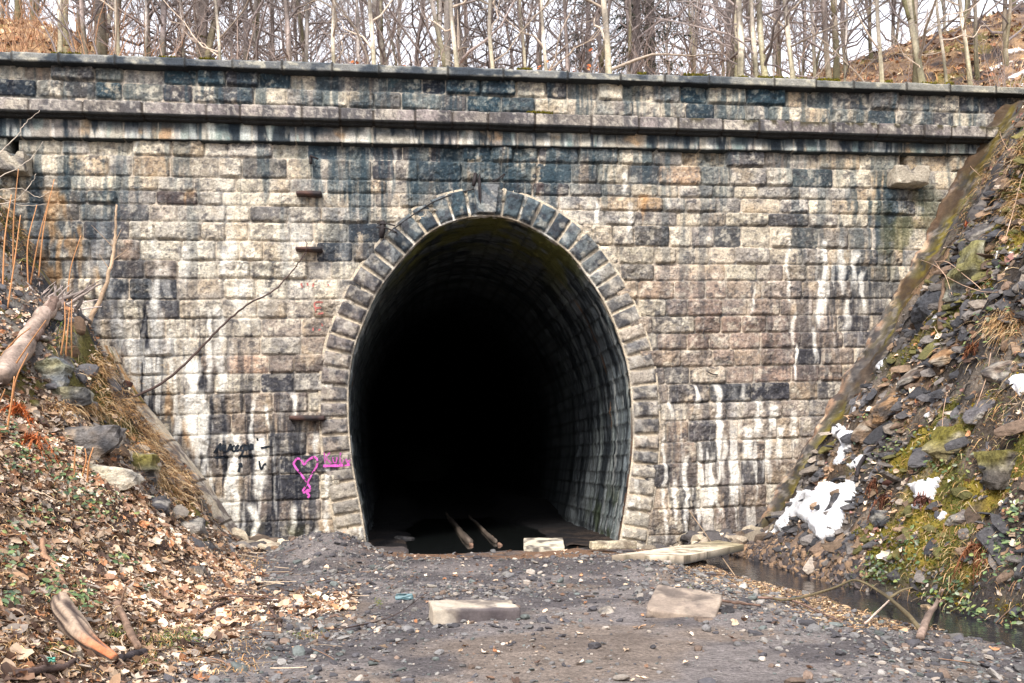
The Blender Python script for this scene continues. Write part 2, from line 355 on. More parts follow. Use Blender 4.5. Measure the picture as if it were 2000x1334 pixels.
    for (px, py, c, w) in STONES:
        sxp, szp = W(px, py, y0)
        if not (x0 < sxp < x1 and zmin < szp < zmax): continue
        ii = int((sxp - x0) / step); jj = int((szp - zmin) / step)
        s = S[min(ii, nx - 1), min(jj, nz - 1)]; w = w * (.95 if szp > 7.6 else .68); base[s] = base[s] * (1 - w) + c * w
    C = base[S]
    # mottling inside a stone
    mo = fbm(sx * 3.1, sz * 3.1, seed + 21, 4)
    C = mix(C, C * 0.56 + rgb(34, 34, 40) * 0.45, ss(.51, .68, mo) * (0.12 + .55 * r[..., 5]))
    C = mix(C, rgb(104, 96, 92), ss(.53, .64, fbm(sx * 8, sz * 8, seed + 24, 4, .65)) * (.1 + .5 * r[..., 1]) * .8)
    C = mix(C, rgb(48, 48, 54), ss(.60, .63, fbm(sx * 5 + 13, sz * 9, seed + 26, 5, .65)) * (.1 + .7 * r[..., 3]) * .75)
    C = mix(C, rgb(226, 216, 196), ss(.56, .68, fbm(sx * 6 + 3, sz * 6, seed + 25, 4, .65)) * .55)
    C = mix(C, BUFF * 1.03, ss(.56, .75, fbm(sx * 2.2 + 9, sz * 2.2, seed + 22, 3)) * .5 * (r[..., 6] > .45) * (C.mean(-1) > .35))
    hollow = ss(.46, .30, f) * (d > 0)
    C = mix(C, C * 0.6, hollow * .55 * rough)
    C = mix(C, CHAR, ss(.60, .72, fbm(X * 22, Z * 22, seed + 23, 2)) * .35)
    # mortar
    mort = ss(0.006, -0.004, d)
    mc = mix(np.broadcast_to(MORTAR, C.shape), GREY * .8, ss(.4, .65, fbm(X * 2, Z * 2, seed + 31, 3)) * .7)
    mc = mix(mc, NAVY, ss(.55, .7, fbm(X * 5, Z * 1.2, seed + 33, 3)) * .5)
    C = mix(C, mc, mort * .96)
    # dark run-off
    st = fbm(X * 5.5, Z * .55, seed + 41, 4, .6); reg = field(X, Z, DARK_R, streakiness)
    D = ss(.57 - .12 * reg, .68, st) * np.clip(reg * 1.4, 0, .95)
    D = np.maximum(D, ss(.5, .62, fbm(X * 9, Z * .9, seed + 43, 3)) * ss(.25, .8, reg) * .6)
    C = mix(C, mix(np.broadcast_to(CHAR, C.shape), TEAL, ss(4, 7, Z) * .8), D * .85)
    # white lime
    if use_streaks:
        haz = ss(.52, .72, fbm(X * 3.3, Z * .9, seed + 51, 4)) * field(X, Z, LIGHT_R, .12) * .75
        wsx = streak_field(X, Z, WS, seed + 60)
        low = field(X, Z, [(440, 960, 130, 170, .9), (1420, 930, 140, 140, .9), (300, 720, 90, 110, .8), (1640, 590, 70, 120, .7)])
        wsx = np.maximum(wsx, ss(.575, .68, fbm(X * 7, Z * .7, seed + 53, 4, .6)) * low * .95)
        blk = ss(.52, .62, fbm(X * 7 + 40, Z * .6, seed + 54, 4, .6)) * field(X, Z, [(400, 900, 150, 200, 1), (300, 720, 90, 130, 1), (560, 930, 80, 110, .8), (480, 1050, 140, 50, .8), (1400, 1000, 150, 60, .7), (150, 480, 80, 120, .9), (240, 640, 60, 60, .7)])
        C = mix(C, rgb(40, 42, 50), blk * .9)
        orr = streak_field(X, Z, OR_S, seed + 70)
        orr = np.maximum(orr, ss(.62, .72, fbm(X * 6 + 7, Z * 1.2, seed + 71, 3)) * field(X, Z, [(300, 740, 80, 120, .8), (110, 450, 80, 120, .9), (380, 850, 60, 80, .6)]) * .8)
        C = mix(C, ORANGE, orr * .6)
        C = mix(C, WHITE, np.clip(np.maximum(haz, wsx), 0, 1) * .95)
        mossy = ss(.45, .65, fbm(X * 3, Z * 3, seed + 80, 4)) * field(X, Z, [(600, 1060, 110, 30, .8), (1790, 400, 60, 60, .5), (1750, 470, 50, 60, .6)])
        C = mix(C, rgb(78, 76, 40), mossy * .8)
    C = mix(C, rgb(222, 214, 198), ss(.62, .72, fbm(X * 24, Z * 24, seed + 91, 2)) * .22)
    Y = y0 - H
    for (a, b, zt, zb, depth) in holes:
        m = (X > a) & (X < b) & (Z < zt) & (Z > zb); Y[m] = y0 + depth; C[m] = NAVY * .6  # recess coloured near black, the hole's shade painted in
    keep = None
    if cut is not None:
        inside = cut(X, Z); q = ~(inside[:-1, :-1] & inside[1:, :-1] & inside[1:, 1:] & inside[:-1, 1:]); keep = q
    V = np.stack([X, Y, Z], -1).reshape(-1, 3)
    F_ = grid_faces(nx, nz, keep)
    used = np.zeros(len(V), bool); used[F_.ravel()] = True; mp = np.cumsum(used) - 1
    o = mesh_obj(name, V[used], mp[F_], mat, C.reshape(-1, 3)[used], PORTAL)
    LIB[name] = (x0, zmin, step, X, Z, Y)
    return o
def face_y(X, Z):
    x0, z0, st, GX, GZ, Y = LIB["wall_face"]
    st_x = GX[1, 0] - GX[0, 0]; st_z = GZ[0, 1] - GZ[0, 0]
    i = np.clip(((X - x0) / st_x).round().astype(int), 1, Y.shape[0] - 2); j = np.clip(((Z - z0) / st_z).round().astype(int), 1, Y.shape[1] - 2)
    return np.minimum.reduce([Y[i, j], Y[i + 1, j], Y[i - 1, j], Y[i, j + 1], Y[i, j - 1]])

# ---- arch outline (inner edge of the ring)
INP = [(726, 1115), (718, 1073), (708, 1007), (695, 940), (687, 888), (682, 830), (681, 785), (682, 745), (687, 706), (696, 668), (712, 626), (733, 580), (757, 542), (789, 503), (824, 466), (862, 441), (905, 427), (955, 422),
       (1003, 430), (1048, 450), (1080, 470), (1114, 497), (1146, 538), (1174, 580), (1195, 622), (1212, 668), (1225, 712), (1232, 762), (1235, 808), (1236, 857), (1233, 900), (1229, 930), (1223, 975), (1213, 1035), (1200, 1110)]
ix, iz = W(np.array([p[0] for p in INP], float), np.array([p[1] for p in INP], float), -0.05)
ARC = spline(np.stack([ix, iz], 1), 3000)
sl_ = np.concatenate([[0], np.cumsum(np.linalg.norm(np.diff(ARC, axis=0), axis=1))]); ALEN = sl_[-1]
def arc_at(s): return np.stack([np.interp(s, sl_, ARC[:, 0]), np.interp(s, sl_, ARC[:, 1])], -1)
def arc_n(s):
    a = arc_at(np.clip(s - .12, 0, ALEN)); b = arc_at(np.clip(s + .12, 0, ALEN)); t = (b - a); t /= np.linalg.norm(t, axis=-1, keepdims=True)
    return np.stack([-t[..., 1], t[..., 0]], -1)      # outward
MIDP = ARC[::20] + arc_n(sl_[::20]) * 0.30
def inpoly(P, x, y):
    r = np.zeros(np.shape(x), bool); n = len(P)
    for i in range(n):
        x1, y1 = P[i]; x2, y2 = P[(i + 1) % n]
        if y1 == y2: continue
        c = ((y1 > y) != (y2 > y)) & (x < (x2 - x1) * (y - y1) / (y2 - y1) + x1); r ^= c
    return r
def cut_arch(X, Z):
    m = np.zeros(X.shape, bool); b = (X > -3.2) & (X < 3.2) & (Z < 6.5)
    m[b] = inpoly(MIDP, X[b], Z[b]); return m

L_PX = [280, 308, 348, 375, 402, 434, 471, 510, 545, 585, 622, 659, 694, 730, 768, 808, 848, 893, 930, 981, 1021, 1068]
R_PX = [297, 327, 364, 388, 416, 443, 484, 517, 549, 584, 617, 650, 682, 715, 748, 784, 818, 859, 900, 948, 990, 1042]
HOLES = []
for (a, b, c, d) in [(17, 38, 260, 300), (1757, 1772, 300, 331)]:
    xa, zt = W(a, c); xb, zb = W(b, d); HOLES.append((xa, xb, zt, zb, 0.4))
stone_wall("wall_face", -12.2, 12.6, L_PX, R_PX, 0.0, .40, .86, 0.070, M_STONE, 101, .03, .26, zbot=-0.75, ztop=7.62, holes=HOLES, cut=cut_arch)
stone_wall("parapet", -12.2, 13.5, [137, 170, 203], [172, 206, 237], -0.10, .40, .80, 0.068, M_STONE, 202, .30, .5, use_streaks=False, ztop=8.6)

def strip(name, x0, x1, prof, lo, hi, colf, mat, seed, amp=0.012, tilt=0.0, step=0.022):
    rng = np.random.default_rng(seed)
    P = np.array(prof, float); seg = np.linalg.norm(np.diff(P, axis=0), axis=1); cs = np.concatenate([[0], np.cumsum(seg)])
    v = np.unique(np.concatenate([np.linspace(0, cs[-1], int(cs[-1] / step)), cs])); nv = len(v)
    py = np.interp(v, cs, P[:, 0]); pz = np.interp(v, cs, P[:, 1])
    nrm = np.stack([np.gradient(pz, v), -np.gradient(py, v)], -1); nrm /= np.linalg.norm(nrm, axis=1, keepdims=True) + 1e-9
    nx = int((x1 - x0) / step); X, Vv = np.meshgrid(np.linspace(x0, x1, nx), v, indexing='ij')
    J = joints(1, x0, x1, lo, hi, rng)[0]
    i = np.clip(np.searchsorted(J, X) - 1, 0, len(J) - 2); dj = np.minimum(X - J[i], J[i + 1] - X)
    r = rng.random((len(J), 4))[i]
    f = fbm(X * 9, Vv * 9, seed, 4) - .5
    sgn = -1.0 if (nrm[:, 0].mean() > 0) else 1.0
    h = amp * 2 * f + (r[..., 0] - .5) * .022 - 0.026 * ss(.028, .008, dj) + 0.012 * (vn(X * 2.2, Vv * 0, seed) - .5)
    Y = py[None] + h * nrm[None, :, 0] * sgn; Z = pz[None] + h * nrm[None, :, 1] * sgn + tilt * X
    C = colf(X, Z, Vv, r, dj)
    return mesh_obj(name, np.stack([X, Y, Z], -1), grid_faces(nx, nv), mat, C.reshape(-1, 3), PORTAL)
def col_string(X, Z, V, r, dj):
    C = mix(np.broadcast_to(rgb(176, 167, 154), X.shape + (3,)), rgb(140, 134, 130), ss(.4, .7, r[..., 1]) * .7)
    C = mix(C, rgb(124, 114, 118), ss(.48, .66, fbm(X * 2.2, Z * 2.2, 5, 4)) * .6)
    C = mix(C, rgb(60, 60, 66), ss(.50, .66, fbm(X * 4.5, Z * 1.0, 6, 5, .6)) * .75)
    C = mix(C, rgb(92, 88, 88), ss(.50, .60, fbm(X * 16, Z * 16, 7, 4, .7)) * .65); C = mix(C, rgb(70, 66, 66), ss(.5, .65, fbm(X * 1.3, V * 0 + 3, 10, 3)) * .4)
    C = mix(C, rgb(60, 55, 38), ss(.55, .66, fbm(X * 7, Z * 7, 8, 3)) * ss(7.72, 7.87, Z) * ss(3.0, 4.0, X) * .9)
    C = mix(C, rgb(224, 216, 200), ss(.6, .72, fbm(X * 20, Z * 20, 9, 2)) * .4)
    C = mix(C, rgb(40, 42, 44), ss(V.max() - .37, V.max() - .34, V) * .85)  # underside: black stain plus overhang shade, both put into the colour
    return mix(C, rgb(60, 55, 52), ss(.028, .014, dj) * .8)
def col_frieze(X, Z, V, r, dj):
    C = mix(np.broadcast_to(rgb(180, 175, 162), X.shape + (3,)), rgb(142, 134, 130), ss(.4, .7, r[..., 1]) * .7)
    C = mix(C, ORANGE, ss(.6, .7, fbm(X * 1.5, Z * 2, 15, 3)) * .45)
    st = fbm(X * 3.6, Z * .5, 16, 5, .6)
    st = st + .25 * (fbm(X * .8, Z * 0, 14, 3) - .5); C = mix(C, rgb(62, 76, 84), ss(.46, .60, st) * .85)
    C = mix(C, rgb(120, 116, 110), ss(.5, .6, fbm(X * 9, Z * 9, 13, 4, .65)) * .5)
    C = mix(C, rgb(36, 46, 56), ss(.53, .64, fbm(X * 5, Z * 1.0, 17, 5, .6)) * .85)
    C = mix(C, rgb(158, 176, 170), ss(.55, .65, fbm(X * 5 + 3, Z * .9, 18, 3)) * .6)
    C = mix(C, WHITE, ss(.60, .68, fbm(X * 8, Z * 1.1, 19, 3)) * .5)
    C = mix(C, rgb(38, 44, 48), ss(V.max() - .22, V.max() - .205, V) * .85); C = mix(C, rgb(34, 42, 50), ss(7.42, 7.56, Z) * ss(.35, .6, fbm(X * 2.5, Z * 3, 20, 4)) * .7)  # underside carries stain and painted ledge shade; noisy dark band higher up
    return mix(C, MORTAR, ss(.016, .006, dj) * .6)
def col_coping(X, Z, V, r, dj):
    C = mix(np.broadcast_to(rgb(134, 134, 130), X.shape + (3,)), rgb(100, 102, 104), r[..., 1] * .9)
    C = mix(C, rgb(186, 180, 162), ss(.55, .68, fbm(X * 9, Z * 14, 25, 4)) * .7)
    C = mix(C, rgb(48, 56, 66), ss(.5, .66, fbm(X * 3, Z * 5, 26, 4)) * .8)
    C = mix(C, rgb(180, 172, 150), ss(2.0, 8.0, X) * .35)
    C = mix(C, rgb(38, 42, 46), ss(V.max() - .30, V.max() - .28, V) * .85)  # dark coping underside: real staining and painted shade of the overhang
    return mix(C, rgb(50, 48, 46), ss(.026, .012, dj) * .75)
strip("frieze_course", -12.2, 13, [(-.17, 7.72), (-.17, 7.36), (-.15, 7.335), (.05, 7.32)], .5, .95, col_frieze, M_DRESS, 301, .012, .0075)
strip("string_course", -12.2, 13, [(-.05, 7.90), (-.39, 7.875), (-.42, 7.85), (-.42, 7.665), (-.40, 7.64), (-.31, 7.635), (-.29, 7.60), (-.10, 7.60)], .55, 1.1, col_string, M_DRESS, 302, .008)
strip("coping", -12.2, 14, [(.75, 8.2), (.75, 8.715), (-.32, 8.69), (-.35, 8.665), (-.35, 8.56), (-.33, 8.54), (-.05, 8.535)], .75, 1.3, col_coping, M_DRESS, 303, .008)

# ---- voussoir ring
def arch_ring():
    step = .017; ns = int(ALEN / step); rng = np.random.default_rng(11)
    s = np.linspace(0, ALEN, ns); RW = .545
    r = np.concatenate([[0, 0, .006], np.linspace(.018, RW - .018, 31), [RW - .006, RW + .004, RW + .03]])
    back = np.concatenate([[.16, .03, .0], np.zeros(31), [.0, .02, .16]])
    P = arc_at(s); N = arc_n(s)
    X = P[:, None, 0] + N[:, None, 0] * r; Z = P[:, None, 1] + N[:, None, 1] * r
    J = [0.0]
    while J[-1] < ALEN + 1: J.append(J[-1] + .255 + .07 * rng.random())
    J = np.array(J); i = np.searchsorted(J, s, side='right') - 1
    ds = np.minimum(s - J[i], J[i + 1] - s)[:, None] * np.ones_like(r)
    dr = np.minimum(r - .035, RW - .045 - r)[None, :] * np.ones((ns, 1))
    ej = 0.014 * (fbm(X * 18, Z * 18, 3, 2) - .45)
    d = np.minimum(ds - .024, dr) + ej
    R = rng.random((len(J), 8))[i][:, None, :]
    sx = X + R[..., 0] * 31; sz = Z + R[..., 1] * 47
    f = fbm(sx * 5, sz * 5, 12, 5, .55); q = f * 5; stair = (np.floor(q) + ss(.6, 1, q - np.floor(q))) / 5
    H = .055 + np.where(d > 0, (1 - np.exp(-np.clip(d, 0, None) / .016)) * .075 * (.35 + (.5 + R[..., 2]) * (.5 * f + .6 * stair + .35 * fbm(sx * 14, sz * 14, 19, 3, .6))), -.004 + .012 * (fbm(X * 20, Z * 20, 4, 2) - .5))
    Y = -H + back[None]
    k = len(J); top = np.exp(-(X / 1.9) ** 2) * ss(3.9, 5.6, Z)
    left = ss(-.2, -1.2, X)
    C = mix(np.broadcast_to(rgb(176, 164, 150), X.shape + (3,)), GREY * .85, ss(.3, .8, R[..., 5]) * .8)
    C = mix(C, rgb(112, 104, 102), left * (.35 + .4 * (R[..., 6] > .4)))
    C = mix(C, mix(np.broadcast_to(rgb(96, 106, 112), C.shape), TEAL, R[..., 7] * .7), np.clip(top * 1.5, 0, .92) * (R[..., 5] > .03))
    C = mix(C, C * .5 + rgb(16, 22, 34) * .45, ss(.47, .64, fbm(sx * 4, sz * 4, 13, 4)) * .8)
    C = mix(C, rgb(60, 60, 66), ss(.52, .64, fbm(sx * 9, sz * 9, 18, 4, .65)) * .6)
    C = mix(C, rgb(214, 204, 186), ss(.55, .7, fbm(sx * 7, sz * 7, 14, 3)) * .45)
    low = ss(1.9, .4, Z)
    C = mix(C, rgb(205, 196, 178), low * .55)
    C = mix(C, WHITE, ss(.58, .68, fbm(X * 6, Z * 3, 15, 3)) * np.clip(.25 + .5 * low, 0, 1) * .8)
    mort = ss(.004, -.006, d)
    mc = mix(np.broadcast_to(rgb(206, 192, 170), C.shape), GREY * .8, ss(.45, .65, fbm(X * 3, Z * 3, 16, 3)) * .6)
    mc = mix(mc, WHITE, ss(.5, .62, fbm(X * 4, Z * 4, 17, 3)) * np.clip(top + .2, 0, 1) * ss(.35, .1, r)[None] * .95)
    C = mix(C, mc, mort * .95)
    C = mix(C, rgb(86, 60, 46), ((r < .004)[None] * ss(-.5, 1.5, X) * ss(2.6, 1.4, Z)) * .8)
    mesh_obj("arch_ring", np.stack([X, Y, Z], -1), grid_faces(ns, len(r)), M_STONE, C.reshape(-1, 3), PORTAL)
arch_ring()

def rough_block(name, lo, hi, mat, colf, parent=None, seed=0, step=.03, amp=.02, rotz=0, roty=0, rotx=0, loc=(0, 0, 0), taper=None, rnd=.02):
    """box with worn edges and a rough skin; lo/hi in local metres"""
    lo = np.array(lo, float); hi = np.array(hi, float); sp = Soup()
    n = np.maximum(((hi - lo) / step).astype(int), 2) + 1
    for ax in range(3):
        a, b = [(1, 2), (2, 0), (0, 1)][ax]
        for side in (0, 1):
            U, V = np.meshgrid(np.linspace(0, 1, n[a]), np.linspace(0, 1, n[b]), indexing='ij')
            P = np.zeros(U.shape + (3,)); P[..., a] = U; P[..., b] = V; P[..., ax] = side
            P = P.reshape(-1, 3); F_ = grid_faces(n[a], n[b])
            if side == 0: F_ = F_[:, ::-1]
            sp.add(P, F_, np.zeros(3))
    P = np.concatenate(sp.V); Q = lo + P * (hi - lo); c = (lo + hi) / 2; h = (hi - lo) / 2
    # round off the edges
    e = np.clip(np.abs(Q - c) - (h - rnd), 0, None); l = np.linalg.norm(e, axis=1, keepdims=True)
    sg = np.sign(Q - c); Q = np.where(l > rnd, c + sg * (np.minimum(np.abs(Q - c), h - rnd) + e * rnd / np.maximum(l, 1e-9)), Q)
    dirn = (Q - c) / h; dirn = np.sign(dirn) * np.abs(dirn) ** 6; dirn /= np.linalg.norm(dirn, axis=1, keepdims=True) + 1e-9
    nz = fbm(Q[:, 0] * 6 + Q[:, 2] * 5.1, Q[:, 1] * 6 + Q[:, 2] * 4.3, seed, 5, .55) - .5
    chip = -ss(.56, .70, fbm(Q[:, 0] * 4 + 7 + Q[:, 2] * 3, Q[:, 1] * 4 - Q[:, 2] * 3.7, seed + 5, 3)) * np.clip(np.sort(np.abs((Q - c) / h), axis=1)[:, 1] - .7, 0, 1) * 3
    Q = Q + dirn * (nz[:, None] * 2 * amp + chip[:, None] * amp * 1.6)
    if taper is not None: Q = taper(Q)
    C = colf(Q, dirn)
    Rm = np.array((Matrix.Rotation(rotz, 3, 'Z') @ Matrix.Rotation(roty, 3, 'Y') @ Matrix.Rotation(rotx, 3, 'X')))
    # weld doubled border vertices
    F_ = [np.concatenate(f) for f in sp.F.values()]
    key = np.round(P * 4096).astype(np.int64); _, first, inv = np.unique(key, axis=0, return_index=True, return_inverse=True); inv = inv.ravel()
    Q = Q[first]; C = C[first]; F_ = [inv[f] for f in F_]
    o = mesh_obj(name, Q @ Rm.T, F_, mat, C, parent, True); o.location = loc
    return o
def col_stone(base, dark=rgb(70, 70, 72), seed=3, light=rgb(225, 218, 200)):
    def f(Q, d):
        n = fbm(Q[:, 0] * 5 + Q[:, 2] * 3, Q[:, 1] * 5 + Q[:, 2] * 4, seed, 4)
        C = mix(np.broadcast_to(base, Q.shape), dark, ss(.48, .7, n) * .75)
        return mix(C, light, ss(.55, .7, fbm(Q[:, 0] * 9 + Q[:, 2] * 5, Q[:, 1] * 9 - Q[:, 2] * 7, seed + 4, 3)) * .4)
    return f
kx, kzt = W(948, 368); _, kzb = W(948, 421)
rough_block("keystone", (-.2, -.15, 0), (.2, .15, kzt - kzb + .02), M_STONE, col_stone(rgb(112, 114, 116), rgb(60, 74, 84), 8), PORTAL, 5, .02, .008, loc=(kx, -.09, kzb), rnd=.012,
            taper=lambda Q: np.stack([Q[:, 0] * (.82 + .36 * Q[:, 2] / .5), Q[:, 1], Q[:, 2]], 1))
# corbels under the two drain holes
for (a, b, c, d, sd_) in [(-12, 52, 297, 338, 21), (1744, 1811, 325, 362, 22)]:
    xa, zt = W(a, c, -.3); xb, zb = W(b, d, -.3)
    rough_block("corbel", (0, -.42, 0), (xb - xa, .12, zt - zb), M_STONE, col_stone(rgb(176, 166, 150), rgb(84, 82, 84), sd_), PORTAL, sd_, .02, .022, loc=(xa, 0, zb), rnd=.02,
                taper=lambda Q: np.stack([Q[:, 0], Q[:, 1], Q[:, 2] - .10 * np.exp(-((Q[:, 0] - .34) / .07) ** 4) * ss(.1, .3, Q[:, 2])], 1))

# ---- tunnel lining
def lining():
    ns = 330; s = np.linspace(0, ALEN, ns); P = arc_at(s); N = arc_n(s)
    yv = np.concatenate([np.arange(-.02, 7, .045), np.arange(7, 20, .25), np.arange(20, 62, 2.0)]); ny = len(yv)
    S, Yv = np.meshgrid(s, yv, indexing='ij')
    X0 = P[:, None, 0] * np.ones_like(Yv); Z0 = P[:, None, 1] * np.ones_like(Yv)
    ring = np.where(Yv < .62, 0, np.where(Yv < 2.3, 1, 2))
    row = np.floor(S / .31); yy = Yv / .52 + .5 * (row % 2); dj = np.minimum(np.minimum(S / .31 - row, 1 - (S / .31 - row)) * .31, np.minimum(yy % 1, 1 - yy % 1) * .52)
    blk = _hash(row, np.floor(yy), 5)
    h = .05 * (fbm(S * 2.6 + blk * 9, Yv * 2.6, 7, 4) - .5) + .018 * (blk - .5) - .022 * ss(.028, .008, dj) + .04 * (fbm(S * 7, Yv * 7, 8, 3) - .5)
    h += np.where(Yv < .62, .02 * (fbm(S * 5, Yv * 3, 9, 3) - .5), 0) + .08 * ss(.55, .7, Yv) + .05 * ss(2.2, 2.4, Yv)
    X = X0 + N[:, None, 0] * h; Z = Z0 + N[:, None, 1] * h
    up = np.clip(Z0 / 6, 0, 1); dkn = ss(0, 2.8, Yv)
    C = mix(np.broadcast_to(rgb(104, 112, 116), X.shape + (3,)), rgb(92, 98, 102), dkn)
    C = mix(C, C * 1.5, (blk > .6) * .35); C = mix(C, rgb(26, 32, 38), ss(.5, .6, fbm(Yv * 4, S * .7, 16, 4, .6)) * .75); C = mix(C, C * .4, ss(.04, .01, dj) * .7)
    C = mix(C, rgb(14, 15, 18), ss(7, 20, Yv) * .95)  # fades to near black with depth, tunnel darkness put into the colour
    st = fbm(Yv * 6, S * .8, 17, 4, .6)                       # streaks run down the wall
    C = mix(C, rgb(205, 208, 204), ss(.56, .68, st) * (1 - ss(1.2, 3.4, Yv)) * ss(5.9, 4.2, Z0) * .75)
    C = mix(C, rgb(150, 160, 156), ss(.6, .7, fbm(Yv * 5 + 9, S * .6, 18, 4)) * (1 - ss(3.5, 7, Yv)) * .5 * ss(6, 5, Z0))
    C = mix(C, rgb(196, 198, 192), ss(.5, .62, fbm(S * 1.5, Yv * 9, 19, 3)) * ss(.55, .1, Yv) * ss(5.6, 3.6, Z0) * .7)
    C = mix(C, rgb(150, 100, 62), np.exp(-((Yv - 2.25 - .2 * (fbm(S * .7, S * 0, 3, 3) - .5)) / .10) ** 2) * ss(1.8, 2.6, Z0) * ss(5.8, 5.0, Z0) * (fbm(S * 1.3, Yv * 2, 21, 3) > .42) * .8)
    C = mix(C, rgb(104, 104, 52), ss(.38, .56, fbm(S * 2.5, Yv * 2.5, 22, 3)) * ss(4.7, 5.5, Z0) * ss(4.5, 1.2, Yv) * .85)
    C = mix(C, rgb(40, 50, 26), ss(.45, .65, fbm(S * 2.5, Yv * 2.5, 23, 3)) * ss(1.3, .3, Z0) * ss(.3, 1, Yv) * ss(5, 2, Yv) * .7)
    V = np.stack([X, Yv, Z], -1).reshape(-1, 3); F_ = grid_faces(ns, ny)
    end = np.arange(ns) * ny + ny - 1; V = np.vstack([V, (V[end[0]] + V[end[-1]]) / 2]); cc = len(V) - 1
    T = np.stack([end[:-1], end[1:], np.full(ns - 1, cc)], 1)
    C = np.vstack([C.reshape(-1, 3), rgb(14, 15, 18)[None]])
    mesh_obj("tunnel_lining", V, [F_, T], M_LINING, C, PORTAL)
lining()

# ---- iron left in the masonry
def iron_plate(px0, px1, py0, py1, out, name="iron_bracket"):
    xa, zt = W(px0, py0, -.15); xb, zb = W(px1, py1, -.15)
    return rough_block(name, (0, -out, 0), (xb - xa, .03, max(zt - zb, .05)), M_IRON, col_stone(rgb(64, 46, 44), rgb(30, 28, 32), 4, rgb(110, 74, 58)), PORTAL, 4, .03, .008, loc=(xa, -.03, zb), rnd=.01)
for p in [(578, 629, 374, 383, .2), (577, 630, 484, 491, .24), (565, 635, 812, 821, .26)]: iron_plate(*p)
sp = Soup(); IR = rgb(40, 34, 36)
def wp(px, py, y): q = on_y(np.array(float(px)), np.array(float(py)), y); return q
for (a, b) in [((748, 436), (745, 467))]:
    x1, z1 = W(*a); x2, z2 = W(*b); add_tube(sp, spline([(x1, -.1, z1), (x1 - .01, -.17, (z1 + z2) / 2), (x2, -.1, z2)], 8), [.055, .06, .06, .055, .055, .06, .05, .045], IR, 5)
for pts in [[(736, 437), (755, 437), (772, 441)], [(735, 444), (755, 446), (775, 454)]]:
    q = np.array([wp(px, py, -.2) for px, py in pts]); add_tube(sp, spline(q, 10), .014, IR, 5)
sp.build("iron_bracket", M_IRON, PORTAL)
sp = Soup()
for (px, y0_, y1_, w) in [(929, 338, 362, .04), (937, 339, 402, .018), (934, 345, 400, .012)]:
    x1, z1 = W(px, y0_, -.25); x2, z2 = W(px + (-4 if w > .03 else 2), y1_, -.25); add_tube(sp, spline([(x1, -.2, z1), ((x1 + x2) / 2, -.26, (z1 + z2) / 2), (x2, -.22, z2)], 8), w, IR, 5)
sp.build("iron_bracket", M_IRON, PORTAL)
sp = Soup()
x1, z1 = W(607, 306, -.1); add_tube(sp, [(x1, .0, z1), (x1, -.16, z1), (x1 + .03, -.18, z1 - .02), (x1 + .14, -.16, z1 - .06)], .018, IR, 5); add_tube(sp, [(x1, -.12, z1), (x1, -.13, z1 - .14)], .03, IR, 5)
sp.build("iron_hook", M_IRON, PORTAL)
for pts in [[(1373, 653), (1377, 644), (1391, 642)], [(1382, 726), (1392, 731), (1402, 732)], [(962, 355), (975, 348), (986, 339), (980, 350)]]:
    sp = Soup(); add_tube(sp, spline(np.array([wp(a, b, -.13) for a, b in pts]), 8), .013, IR, 5); sp.build("iron_hook", M_IRON, PORTAL)
# thin black cable that follows the back of the arch ring
sp = Soup(); cs_ = [(925, 370), (890, 378), (850, 393), (815, 414), (785, 435), (762, 452)]
add_tube(sp, spline(np.array([wp(a, b, -.13) for a, b in cs_]), 40), .012, rgb(30, 28, 32), 5); sp.build("cable", M_IRON, PORTAL)

# ---- sprayed writing
def strokes(name, lines, col, w, mat=M_PAINT, parent=PORTAL, ring=False, jit=.35):
    sp = Soup(); rg = np.random.default_rng(5)
    for L in lines:
        p = np.array(L, float); n = max(int(np.linalg.norm(np.diff(p, axis=0), axis=1).sum() / 1.4), 3)
        q = spline(p, n); x, z = W(q[:, 0], q[:, 1], -.04)
        t = np.stack([np.gradient(x), np.gradient(z)], 1); t /= np.linalg.norm(t, axis=1, keepdims=True) + 1e-9
        ww = w * (1 - jit / 2 + jit * vn(np.arange(n) * .35, np.zeros(n), int(p[0, 0])))
        offs = np.linspace(-.5, .5, 5)
        X = x[:, None] - t[:, None, 1] * offs * ww[:, None]; Z = z[:, None] + t[:, None, 0] * offs * ww[:, None]
        Y = face_y(X, Z) - .008
        if ring: Y = np.minimum(Y, -.135)
        c = np.broadcast_to(col, X.shape + (3,)) * (.85 + .3 * rg.random(X.shape + (1,)))
        kp = fbm(X * 22, Z * 22, 41, 3)[:-1, :-1] < (.67 if col[0] > .3 else 2)
        sp.add(np.stack([X, Y, Z], -1).reshape(-1, 3), grid_faces(n, 5, kp) if kp.mean() > .5 else grid_faces(n, 5), c.reshape(-1, 3))
    return tag(sp.build(name, mat, parent), None)
MAG = rgb(196, 88, 174)
strokes("graffiti", [[(573, 905), (580, 896), (588, 898), (594, 907), (600, 900), (612, 893), (620, 897), (620, 908), (612, 922), (604, 936), (600, 946), (592, 958), (594, 962), (601, 957), (606, 958), (600, 962), (604, 968), (601, 972)],
                     [(573, 905), (578, 914), (588, 926), (597, 939), (606, 952), (607, 957)]], MAG, .036)["label"] = "pink sprayed heart with a crossed tail"
for ln_ in [[(634, 884), (636, 904)], [(645, 884), (638, 894), (648, 905)], [(651, 893), (652, 902), (657, 903), (659, 893)], [(666, 884), (665, 904), (671, 902), (670, 897)], [(676, 896), (680, 903), (684, 898)]]:
    strokes("graffiti", [ln_], MAG * .9, .024, ring=True)["label"] = "pink sprayed letter stroke"
strokes("graffiti", [[(632, 910), (660, 909), (684, 907)]], MAG, .05, ring=True)["label"] = "pink sprayed underline"
BK = rgb(26, 34, 44)
